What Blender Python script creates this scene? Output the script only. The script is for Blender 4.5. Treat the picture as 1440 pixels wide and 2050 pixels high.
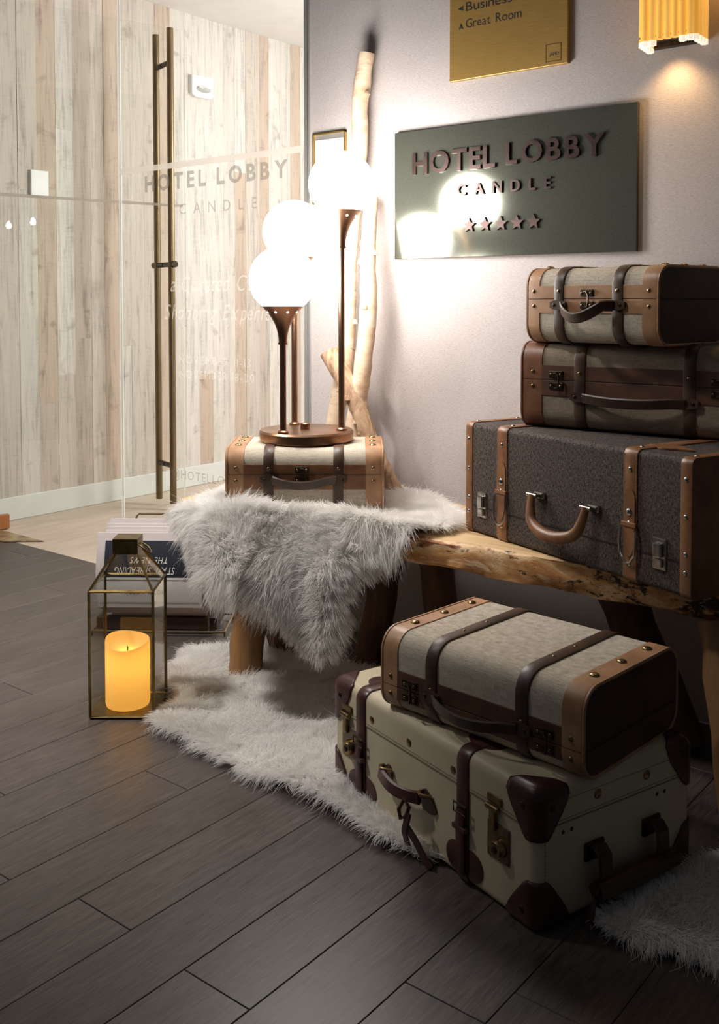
import bpy, math, random
import numpy as np
from mathutils import Vector, Matrix

for _o in list(bpy.data.objects):
    bpy.data.objects.remove(_o)
scn = bpy.context.scene
COL = scn.collection
rad = math.radians
PI = math.pi

# ------------------------------------------------------------------ camera, world, lights, exposure
YAW, PITCH, FPX, CAMH = rad(38.5), rad(2.29), 2003.0, 1.15
cam_d = bpy.data.cameras.new('camera')
cam = bpy.data.objects.new('camera', cam_d)
COL.objects.link(cam)
cam.location = (0, 0, CAMH)
cam.rotation_euler = (rad(90) - PITCH, 0, YAW - rad(90))
cam_d.sensor_fit = 'VERTICAL'
cam_d.sensor_height = 36.0
cam_d.lens = FPX / 2050 * 36.0
cam_d.shift_y = -(1025 - 686) / 2050
cam_d.clip_start = 0.05
scn.camera = cam

world = bpy.data.worlds.new('world')
scn.world = world
world.use_nodes = True
bg = world.node_tree.nodes['Background']
bg.inputs['Color'].default_value = (0.90, 0.93, 1.0, 1)
bg.inputs['Strength'].default_value = 0.04

scn.view_settings.view_transform = 'Standard'
scn.view_settings.look = 'None'
scn.view_settings.gamma = 1.0
scn.view_settings.use_curve_mapping = False
scn.view_settings.exposure = 0.0


def area_light(name, loc, size, power, color=(1, 1, 1), target=None, size_y=None):
    d = bpy.data.lights.new(name, 'AREA')
    d.energy, d.color, d.size = power, color, size
    if size_y:
        d.shape, d.size_y = 'RECTANGLE', size_y
    o = bpy.data.objects.new(name, d)
    COL.objects.link(o)
    o.location = loc
    t = Vector(target) if target else Vector((loc[0], loc[1], 0))
    o.rotation_euler = (t - Vector(loc)).to_track_quat('-Z', 'Y').to_euler()
    return o


GLOBE_L = 44.0          # radiance of the lamp globes
area_light('lobby_fill_area', (-0.8, 2.4, 3.0), 1.8, 4.0, (1.0, 0.96, 0.92), size_y=1.8)  # unseen area light added as weak overall fill
_d = bpy.data.lights.new('lobby_fill_spot', 'SPOT')  # unseen spot added to fill the fleece and bench end
_d.energy, _d.color, _d.shadow_soft_size, _d.spot_size, _d.spot_blend = 330.0, (1.0, 0.955, 0.915), 0.12, rad(58), 1.0
_o = bpy.data.objects.new('lobby_fill_spot', _d)
COL.objects.link(_o)
_o.location = (0.8, 3.2, 2.95)
_o.rotation_euler = (Vector((1.95, 2.55, 0.4)) - Vector(_o.location)).to_track_quat('-Z', 'Y').to_euler()
_d = bpy.data.lights.new('lobby_fill_spot', 'SPOT')  # second added spot, brightens the suitcase stack
_d.energy, _d.color, _d.shadow_soft_size, _d.spot_size, _d.spot_blend = 90.0, (1.0, 0.955, 0.915), 0.10, rad(44), 1.0
_o = bpy.data.objects.new('lobby_fill_spot', _d)
COL.objects.link(_o)
_o.location = (1.15, 2.3, 2.95)
_o.rotation_euler = (Vector((2.35, 1.15, 1.0)) - Vector(_o.location)).to_track_quat('-Z', 'Y').to_euler()
for _p, _e in (((4.7, 2.35, 2.05), 165.0),):
    _d = bpy.data.lights.new('glass_room_fill', 'POINT')  # bare point light added to brighten the ceiling and plank wall
    _d.energy, _d.color, _d.shadow_soft_size = _e, (1.0, 0.985, 0.972), 0.30
    _o = bpy.data.objects.new('glass_room_fill', _d)
    COL.objects.link(_o)
    _o.location = _p

# ------------------------------------------------------------------ materials


def s2l(c):
    return tuple((v / 12.92 if v <= 0.04045 else ((v + 0.055) / 1.055) ** 2.4) for v in c)


def rgb(r, g, b):
    return s2l((r / 255, g / 255, b / 255)) + (1,)


class NT:
    def __init__(self, name):
        self.m = bpy.data.materials.new(name)
        self.m.use_nodes = True
        self.t = self.m.node_tree
        self.n = self.t.nodes
        self.out = self.n['Material Output']
        self.b = self.n['Principled BSDF']

    def add(self, kind, **kw):
        x = self.n.new(kind)
        for k, v in kw.items():
            setattr(x, k, v)
        return x

    def link(self, a, b):
        self.t.links.new(a, b)

    def coord(self, scale=(1, 1, 1), kind='Object', rot=(0, 0, 0)):
        tc = self.add('ShaderNodeTexCoord')
        mp = self.add('ShaderNodeMapping')
        mp.inputs['Scale'].default_value = scale
        mp.inputs['Rotation'].default_value = rot
        self.link(tc.outputs[kind], mp.inputs['Vector'])
        return mp.outputs['Vector']

    def noise(self, vec, scale=5, detail=3, rough=0.5, dist=0.0):
        x = self.add('ShaderNodeTexNoise')
        x.inputs['Scale'].default_value = scale
        x.inputs['Detail'].default_value = detail
        x.inputs['Roughness'].default_value = rough
        x.inputs['Distortion'].default_value = dist
        if vec is not None:
            self.link(vec, x.inputs['Vector'])
        return x.outputs['Fac']

    def ramp(self, fac, stops):
        r = self.add('ShaderNodeValToRGB')
        e = r.color_ramp.elements
        e[0].position, e[0].color = stops[0]
        e[1].position, e[1].color = stops[-1]
        for p, c in stops[1:-1]:
            x = e.new(p)
            x.color = c
        self.link(fac, r.inputs['Fac'])
        return r.outputs['Color']

    def mix(self, fac, a, b, blend='MIX'):
        x = self.add('ShaderNodeMix', data_type='RGBA', blend_type=blend)
        for s, v in ((x.inputs[0], fac), (x.inputs[6], a), (x.inputs[7], b)):
            if hasattr(v, 'is_linked') or hasattr(v, 'links'):
                self.link(v, s)
            else:
                s.default_value = v
        return x.outputs[2]

    def math(self, op, a, b=0.0, clamp=False):
        x = self.add('ShaderNodeMath', operation=op, use_clamp=clamp)
        for s, v in ((x.inputs[0], a), (x.inputs[1], b)):
            if hasattr(v, 'links'):
                self.link(v, s)
            else:
                s.default_value = v
        return x.outputs[0]

    def bump(self, h, strength=0.3, dist=0.002):
        x = self.add('ShaderNodeBump')
        x.inputs['Strength'].default_value = strength
        x.inputs['Distance'].default_value = dist
        self.link(h, x.inputs['Height'])
        self.link(x.outputs['Normal'], self.b.inputs['Normal'])

    def base(self, c):
        if hasattr(c, 'links'):
            self.link(c, self.b.inputs['Base Color'])
        else:
            self.b.inputs['Base Color'].default_value = c

    def set(self, rough=0.5, metal=0.0, spec=None):
        self.b.inputs['Roughness'].default_value = rough
        self.b.inputs['Metallic'].default_value = metal
        if spec is not None:
            self.b.inputs['Specular IOR Level'].default_value = spec


def m_noise(name, stops, scale=6, stretch=(1, 1, 1), detail=4, rough=0.5, metal=0.0, bump=0.0, bscale=None, bdist=0.001, spec=None, dist=0.0):
    t = NT(name)
    f = t.noise(t.coord(stretch), scale, detail, 0.55, dist)
    t.base(t.ramp(f, stops))
    t.set(rough, metal, spec)
    if bump:
        g = t.noise(t.coord(stretch), bscale or scale * 6, 3, 0.6)
        t.bump(g, bump, bdist)
    return t.m


def m_flat(name, c, rough=0.5, metal=0.0, spec=None):
    return m_noise(name, [(0.3, tuple(v * 0.93 for v in c[:3]) + (1,)), (0.7, c)], 9, rough=rough, metal=metal, spec=spec)


def m_emit(name, c, s):
    t = NT(name)
    t.base((0.8, 0.8, 0.8, 1))
    t.b.inputs['Emission Color'].default_value = c
    t.b.inputs['Emission Strength'].default_value = s
    return t.m


def m_glass(name, tint=(1, 1, 1, 1), f0=0.025, rough=0.0, gain=0.6):
    t = NT(name)
    t.n.remove(t.b)
    tr = t.add('ShaderNodeBsdfTransparent')
    tr.inputs['Color'].default_value = tint
    gl = t.add('ShaderNodeBsdfGlossy')
    gl.inputs['Roughness'].default_value = rough
    lw = t.add('ShaderNodeLayerWeight')
    lw.inputs['Blend'].default_value = 0.5
    p = t.math('POWER', lw.outputs['Facing'], 5.0)
    f = t.math('ADD', t.math('MULTIPLY', p, gain), f0, True)
    mx = t.add('ShaderNodeMixShader')
    t.link(f, mx.inputs[0])
    t.link(tr.outputs[0], mx.inputs[1])
    t.link(gl.outputs[0], mx.inputs[2])
    t.link(mx.outputs[0], t.out.inputs['Surface'])
    return t.m


def m_film(name, c, opacity, through=0.6):
    t = NT(name)
    t.n.remove(t.b)
    tr = t.add('ShaderNodeBsdfTransparent')
    df = t.add('ShaderNodeBsdfDiffuse')
    tl = t.add('ShaderNodeBsdfTranslucent')
    df.inputs['Color'].default_value = c
    tl.inputs['Color'].default_value = c
    m1, m2 = t.add('ShaderNodeMixShader'), t.add('ShaderNodeMixShader')
    m1.inputs[0].default_value = through
    m2.inputs[0].default_value = opacity
    t.link(df.outputs[0], m1.inputs[1])
    t.link(tl.outputs[0], m1.inputs[2])
    t.link(tr.outputs[0], m2.inputs[1])
    t.link(m1.outputs[0], m2.inputs[2])
    t.link(m2.outputs[0], t.out.inputs['Surface'])
    return t.m


def m_linen(name, c1, c2, fine=900):
    t = NT(name)
    a = t.noise(t.coord((1, 1, 14)), 60, 4, 0.6)
    b = t.noise(t.coord((14, 14, 1)), 60, 4, 0.6)
    c = t.noise(t.coord((1, 30, 6)), 26, 3, 0.6)
    f = t.math('ADD', t.math('MULTIPLY', a, 0.5), t.math('MULTIPLY', b, 0.5))
    t.base(t.ramp(t.math('ADD', t.math('MULTIPLY', f, 0.8), t.math('MULTIPLY', c, 0.2)), [(0.36, c2), (0.6, c1)]))
    t.set(0.85, 0, 0.2)
    t.bump(f, 0.35, 0.0015)
    return t.m


def m_tweed(name, c1, c2):
    t = NT(name)
    a = t.noise(t.coord((1, 1, 3), rot=(0, 0.7, 0)), 130, 3, 0.7)
    b = t.noise(t.coord((3, 3, 1)), 110, 2, 0.6)
    f = t.math('MULTIPLY', t.math('ADD', a, b), 0.5)
    t.base(t.ramp(f, [(0.40, c2), (0.66, c1)]))
    t.set(0.8, 0, 0.25)
    t.bump(f, 0.5, 0.0015)
    return t.m


def m_leather(name, c1, c2, rough=0.42, scale=14):
    t = NT(name)
    f = t.noise(t.coord(), scale, 5, 0.6)
    t.base(t.ramp(f, [(0.3, c2), (0.7, c1)]))
    t.set(rough)
    t.bump(t.noise(t.coord(), 420, 3, 0.6), 0.22, 0.0008)
    return t.m


M = {}
M['plaster'] = m_flat('white_plaster', rgb(236, 234, 230), 0.8)
M['paint'] = m_flat('white_paint', rgb(232, 235, 231), 0.5)
M['alu'] = m_flat('brushed_aluminium', rgb(190, 188, 182), 0.35, 0.6)
M['plastic'] = m_flat('white_plastic', rgb(240, 240, 236), 0.4)
M['clear'] = m_flat('clear_lens', rgb(190, 192, 190), 0.15)
M['glass'] = m_glass('clear_glass', (0.985, 0.992, 0.986, 1), 0.015)
M['glass_door'] = m_glass('green_tint_glass', (0.978, 0.988, 0.976, 1), 0.02)
M['glass_thin'] = m_glass('lantern_glass', (0.96, 0.965, 0.95, 1), 0.035, 0.0, 0.7)
M['edge_gleam'] = m_film('painted_edge_gleam', rgb(250, 252, 248), 0.85, 0.8)  # whitish film stands in for light caught in the glass edge
M['tube'] = m_flat('clear_tube', rgb(225, 228, 224), 0.15)
M['film'] = m_film('frosted_film', rgb(214, 206, 198), 0.5, 0.78)
M['film_letter'] = m_film('frosted_letter_film', rgb(120, 112, 104), 0.55, 0.6)
M['film_faint'] = m_film('faint_letter_film', rgb(240, 236, 230), 0.30, 0.92)
M['film_grey'] = m_film('faint_grey_letter_film', rgb(125, 118, 110), 0.42, 0.6)
M['pull'] = m_noise('antique_brass', [(0.3, rgb(116, 98, 72)), (0.7, rgb(146, 126, 94))], 20, (1, 1, 0.2), rough=0.42, metal=0.9)
M['copper'] = m_noise('antique_copper', [(0.3, rgb(132, 98, 76)), (0.7, rgb(176, 138, 110))], 8, (1, 1, 0.3), rough=0.34, metal=1.0)
M['lantern_brass'] = m_noise('aged_brass', [(0.3, rgb(92, 78, 46)), (0.7, rgb(130, 110, 66))], 30, rough=0.38, metal=0.85)
M['brass_stud'] = m_noise('stud_brass', [(0.3, rgb(120, 100, 70)), (0.7, rgb(165, 140, 100))], 60, rough=0.3, metal=1.0)
M['dark_metal'] = m_noise('dark_bronze', [(0.3, rgb(52, 44, 36)), (0.7, rgb(84, 72, 58))], 60, rough=0.38, metal=0.9)
M['latch_brass'] = m_noise('dull_latch_brass', [(0.3, rgb(104, 92, 72)), (0.7, rgb(136, 122, 98))], 60, rough=0.36, metal=0.85)
M['steel'] = m_noise('nickel', [(0.3, rgb(150, 146, 140)), (0.7, rgb(196, 192, 186))], 40, rough=0.22, metal=1.0)
M['linen'] = m_linen('natural_linen', rgb(214, 204, 186), rgb(150, 136, 118))
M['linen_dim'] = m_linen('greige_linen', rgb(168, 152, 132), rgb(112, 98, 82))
M['tweed'] = m_tweed('charcoal_tweed', rgb(114, 101, 93), rgb(31, 27, 24))
M['tan'] = m_leather('tan_leather', rgb(190, 148, 112), rgb(154, 112, 78))
M['brown'] = m_leather('brown_leather', rgb(136, 92, 64), rgb(98, 62, 42))
M['strap'] = m_leather('dark_strap_leather', rgb(88, 64, 48), rgb(56, 39, 29), 0.42)
M['band_dark'] = m_leather('brown_band_leather', rgb(108, 72, 52), rgb(74, 48, 35), 0.5)
M['cognac'] = m_leather('cognac_leather', rgb(150, 104, 68), rgb(106, 70, 44), 0.42)
M['end_panel'] = m_leather('dark_end_leather', rgb(86, 56, 42), rgb(58, 37, 28), 0.6)
M['burgundy'] = m_leather('burgundy_leather', rgb(86, 50, 46), rgb(52, 29, 28), 0.32)
M['cream'] = m_noise('cream_vellum', [(0.3, rgb(194, 181, 151)), (0.7, rgb(210, 198, 169))], 5, rough=0.42, bump=0.1, bscale=300)
M['cream_thread'] = m_flat('seam_thread', rgb(140, 128, 100), 0.8)
M['tan_thread'] = m_flat('leather_thread', rgb(176, 140, 104), 0.8)
M['black_tape'] = m_flat('dark_gap', rgb(34, 27, 22), 0.8)
M['bench_wood'] = m_noise('pale_bench_wood', [(0.25, rgb(176, 136, 92)), (0.5, rgb(214, 180, 134)), (0.8, rgb(228, 200, 158))], 7, (6, 0.6, 6), rough=0.42, bump=0.1)
M['leg_wood'] = m_noise('peeled_log_wood', [(0.25, rgb(114, 82, 52)), (0.7, rgb(158, 118, 76))], 5, (5, 5, 0.7), rough=0.5, bump=0.15)
M['dark_wood'] = m_noise('rough_brown_log', [(0.3, rgb(58, 38, 26)), (0.75, rgb(112, 78, 54))], 9, (3, 3, 1), rough=0.7, bump=0.3, bdist=0.003)
M['cord'] = m_flat('black_rubber', rgb(24, 22, 22), 0.5)
M['paper'] = m_flat('newsprint', rgb(206, 196, 194), 0.8)
M['paper_white'] = m_flat('white_paper', rgb(226, 222, 220), 0.7)
M['navy'] = m_flat('navy_print', rgb(34, 38, 50), 0.55)
M['ink'] = m_flat('dark_ink', rgb(40, 38, 40), 0.7)
M['grey_ink'] = m_flat('grey_ink', rgb(120, 114, 112), 0.7)
M['white_ink'] = m_flat('white_ink', rgb(228, 226, 224), 0.7)
M['rack_base'] = m_flat('dark_rack_base', rgb(66, 44, 38), 0.6)
M['gold_frame'] = m_flat('gold_frame', rgb(196, 164, 92), 0.3, 0.8)
M['wick'] = m_flat('charred_wick', rgb(50, 40, 30), 0.8)
M['globe'] = m_emit('lit_opal_glass', (1.0, 0.955, 0.91, 1), GLOBE_L)
M['hole_light'] = m_emit('light_through_hole', (1.0, 0.95, 0.86, 1), 3.0)
M['hide'] = m_flat('fleece_hide', rgb(226, 222, 214), 0.9)


def build_special():
    # wallpaper: fine horizontal threads
    t = NT('woven_wallpaper')
    a = t.noise(t.coord((1, 3, 26)), 34, 4, 0.65)
    b = t.noise(t.coord((1, 40, 60)), 9, 2, 0.6)
    t.base(t.ramp(a, [(0.3, rgb(160, 152, 148)), (0.5, rgb(188, 180, 177)), (0.75, rgb(197, 190, 187))]))
    t.set(0.75, 0, 0.25)
    t.bump(t.math('ADD', a, t.math('MULTIPLY', b, 0.6)), 0.4, 0.003)
    M['wallpaper'] = t.m

    # dark floor plank
    t = NT('smoked_oak')
    oi = t.add('ShaderNodeObjectInfo')
    tc = t.add('ShaderNodeTexCoord')
    off = t.add('ShaderNodeVectorMath', operation='SCALE')
    t.link(oi.outputs['Location'], off.inputs[0])
    off.inputs['Scale'].default_value = 3.7
    ad = t.add('ShaderNodeVectorMath', operation='ADD')
    t.link(tc.outputs['Object'], ad.inputs[0])
    t.link(off.outputs[0], ad.inputs[1])
    mp = t.add('ShaderNodeMapping')
    mp.inputs['Scale'].default_value = (1.2, 14, 1)
    t.link(ad.outputs[0], mp.inputs['Vector'])
    g = t.noise(mp.outputs[0], 7, 5, 0.62, 1.2)
    mp2 = t.add('ShaderNodeMapping')
    mp2.inputs['Scale'].default_value = (6, 120, 1)
    t.link(ad.outputs[0], mp2.inputs['Vector'])
    fgr = t.noise(mp2.outputs[0], 4, 3, 0.6)
    blot = t.noise(ad.outputs[0], 5, 2, 0.5)
    f = t.math('ADD', t.math('MULTIPLY', g, 0.6), t.math('MULTIPLY', fgr, 0.4))
    c = t.ramp(f, [(0.34, rgb(54, 47, 44)), (0.5, rgb(81, 72, 68)), (0.68, rgb(102, 93, 88))])
    v = t.math('ADD', t.math('MULTIPLY', oi.outputs['Random'], 0.22), 0.84)
    v = t.math('ADD', v, t.math('MULTIPLY', blot, 0.12))
    hsv = t.add('ShaderNodeHueSaturation')
    t.link(v, hsv.inputs['Value'])
    t.link(c, hsv.inputs['Color'])
    t.base(hsv.outputs['Color'])
    t.set(0.36, 0, 0.45)
    r = t.math('ADD', t.math('MULTIPLY', f, 0.16), 0.30)
    t.link(r, t.b.inputs['Roughness'])
    t.bump(f, 0.12, 0.001)
    M['floor_plank'] = t.m
    M['floor_gap'] = m_flat('floor_gap', rgb(20, 17, 15), 0.9)

    # light floor beyond the glass
    M['light_floor'] = m_noise('pale_oak_floor', [(0.3, rgb(196, 178, 160)), (0.7, rgb(214, 198, 182))], 4, (1, 5, 1), rough=0.6)

    # wall planks, one material per tone
    def plank_mat(name, c):
        t = NT(name)
        oi = t.add('ShaderNodeObjectInfo')
        tc = t.add('ShaderNodeTexCoord')
        sc = t.add('ShaderNodeVectorMath', operation='SCALE')
        t.link(oi.outputs['Location'], sc.inputs[0])
        sc.inputs['Scale'].default_value = 5.3
        ad = t.add('ShaderNodeVectorMath', operation='ADD')
        t.link(tc.outputs['Object'], ad.inputs[0])
        t.link(sc.outputs[0], ad.inputs[1])
        mp = t.add('ShaderNodeMapping')
        mp.inputs['Scale'].default_value = (16, 1, 1.1)
        t.link(ad.outputs[0], mp.inputs['Vector'])
        g = t.noise(mp.outputs[0], 2.2, 5, 0.62, 0.9)
        mp2 = t.add('ShaderNodeMapping')
        mp2.inputs['Scale'].default_value = (8, 1, 60)
        t.link(ad.outputs[0], mp2.inputs['Vector'])
        saw = t.noise(mp2.outputs[0], 1.6, 2, 0.5)
        kn = t.noise(ad.outputs[0], 7, 3, 0.55, 0.6)
        dk = tuple(v * 0.62 for v in c[:3]) + (1,)
        lt = tuple(min(0.9, v * 1.16) for v in c[:3]) + (1,)
        col = t.ramp(t.math('ADD', t.math('MULTIPLY', g, 0.85), t.math('MULTIPLY', saw, 0.15)), [(0.3, dk), (0.48, c), (0.72, lt)])
        kf = t.ramp(kn, [(0.27, (0.72, 0.68, 0.66, 1)), (0.38, (1, 1, 1, 1))])
        t.base(t.mix(1.0, col, kf, 'MULTIPLY'))
        t.set(0.7, 0, 0.3)
        t.bump(g, 0.3, 0.003)
        return t.m
    M['tones'] = [plank_mat('limed_plank', rgb(214, 207, 199)), plank_mat('taupe_plank', rgb(198, 185, 174)),
                  plank_mat('honey_plank', rgb(200, 182, 166)), plank_mat('white_plank', rgb(220, 214, 207)),
                  plank_mat('greige_plank', rgb(206, 196, 186))]

    # signs
    t = NT('green_bronze_mirror')
    g = t.noise(t.coord(), 260, 3, 0.7)
    t.base(t.ramp(g, [(0.3, rgb(100, 102, 92)), (0.7, rgb(120, 122, 110))]))
    t.set(0.16, 0.7, 0.5)
    bl = t.noise(t.coord(), 3.0, 3, 0.5)
    t.link(t.math('ADD', t.math('MULTIPLY', bl, 0.06), 0.10), t.b.inputs['Roughness'])
    M['sign_plate'] = t.m
    M['sign_letter'] = m_noise('bronze_letter', [(0.3, rgb(60, 46, 42)), (0.7, rgb(76, 59, 54))], 40, rough=0.35, metal=0.6)
    t = NT('brushed_gold')
    g = t.noise(t.coord((1, 3, 160)), 6, 4, 0.6)
    t.base(t.ramp(g, [(0.3, rgb(176, 140, 78)), (0.7, rgb(206, 168, 98))]))
    t.set(0.38, 0.6)
    t.bump(g, 0.15, 0.0006)
    M['brushed_gold'] = t.m

    # live bark edge of the bench
    t = NT('half_stripped_bark')
    a = t.noise(t.coord((1, 0.55, 1.6)), 9, 5, 0.62, 0.5)
    c1 = t.ramp(a, [(0.30, rgb(128, 74, 50)), (0.41, rgb(156, 98, 66)), (0.435, rgb(226, 194, 150)), (0.52, rgb(206, 156, 102)), (0.60, rgb(180, 124, 76)), (0.66, rgb(232, 204, 164)), (0.78, rgb(196, 146, 98))])
    b = t.noise(t.coord((1, 0.5, 1.2)), 34, 5, 0.7, 0.3)
    sx = t.add('ShaderNodeSeparateXYZ')
    tc = t.add('ShaderNodeTexCoord')
    t.link(tc.outputs['Object'], sx.inputs[0])
    # bark remains on the far stretch of the slab, stripped near its sawn end
    k = t.math('MULTIPLY', t.math('SUBTRACT', -0.05, sx.outputs['Y']), 1.3, True)
    thr = t.math('ADD', t.math('MULTIPLY', k, 0.20), b)
    dk = t.ramp(thr, [(0.60, (0, 0, 0, 1)), (0.66, (1, 1, 1, 1))])
    t.base(t.mix(dk, c1, rgb(58, 40, 28)))
    t.set(0.55, 0, 0.4)
    t.bump(t.math('ADD', a, b), 0.5, 0.006)
    M['bark_edge'] = t.m

    # birch
    t = NT('birch_bark')
    a = t.noise(t.coord((1, 1, 7)), 16, 4, 0.6)
    b = t.noise(t.coord((1, 1, 2)), 11, 4, 0.6)
    c = t.ramp(b, [(0.3, rgb(196, 160, 128)), (0.5, rgb(222, 196, 166)), (0.75, rgb(236, 220, 198))])
    mk = t.ramp(a, [(0.26, (0.35, 0.27, 0.22, 1)), (0.34, (1, 1, 1, 1))])
    t.base(t.mix(1.0, c, mk, 'MULTIPLY'))
    t.set(0.6, 0, 0.3)
    t.bump(t.math('ADD', a, b), 0.5, 0.004)
    M['birch'] = t.m
    t = NT('weathered_bark')
    a = t.noise(t.coord((1, 1, 0.4)), 26, 5, 0.7, 0.6)
    t.base(t.ramp(a, [(0.3, rgb(120, 92, 70)), (0.5, rgb(180, 150, 122)), (0.7, rgb(206, 180, 150))]))
    t.set(0.75, 0, 0.2)
    t.bump(a, 0.7, 0.005)
    M['bark'] = t.m
    M['birch_cut'] = m_noise('cut_end_wood', [(0.35, rgb(150, 112, 80)), (0.7, rgb(206, 172, 132))], 40, rough=0.8)

    # amber sconce glass, lit from within
    t = NT('lit_amber_glass')
    f = t.noise(t.coord((8, 8, 0.5)), 8, 2, 0.5)
    t.base(rgb(230, 180, 90))
    t.set(0.12)
    t.link(t.ramp(f, [(0.3, (0.80, 0.36, 0.045, 1)), (0.7, (0.95, 0.52, 0.12, 1))]), t.b.inputs['Emission Color'])
    t.b.inputs['Emission Strength'].default_value = 0.72
    M['amber'] = t.m
    M['rod_tip'] = m_emit('bright_rod_tip', (1.0, 0.84, 0.62, 1), 0.75)

    # candle wax
    t = NT('ivory_wax')
    t.n.remove(t.b)
    tl = t.add('ShaderNodeBsdfTranslucent')
    tl.inputs['Color'].default_value = (1.0, 0.66, 0.17, 1)
    df = t.add('ShaderNodeBsdfDiffuse')
    df.inputs['Color'].default_value = (0.82, 0.62, 0.34, 1)
    mx = t.add('ShaderNodeMixShader')
    mx.inputs[0].default_value = 0.6
    t.link(df.outputs[0], mx.inputs[1])
    t.link(tl.outputs[0], mx.inputs[2])
    em = t.add('ShaderNodeEmission')
    em.inputs['Color'].default_value = (1.0, 0.60, 0.14, 1)
    em.inputs['Strength'].default_value = 0.30
    ad = t.add('ShaderNodeAddShader')
    t.link(mx.outputs[0], ad.inputs[0])
    t.link(em.outputs[0], ad.inputs[1])
    t.link(ad.outputs[0], t.out.inputs['Surface'])
    M['wax'] = t.m

    # fleece fibre
    t = NT('fleece_fibre')
    t.n.remove(t.b)
    df = t.add('ShaderNodeBsdfDiffuse')
    df.inputs['Color'].default_value = (0.95, 0.93, 0.905, 1)
    tl = t.add('ShaderNodeBsdfTranslucent')
    tl.inputs['Color'].default_value = (0.95, 0.925, 0.895, 1)
    mx = t.add('ShaderNodeMixShader')
    mx.inputs[0].default_value = 0.35
    t.link(df.outputs[0], mx.inputs[1])
    t.link(tl.outputs[0], mx.inputs[2])
    t.link(mx.outputs[0], t.out.inputs['Surface'])
    M['fibre'] = t.m


build_special()

# ------------------------------------------------------------------ helpers


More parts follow.
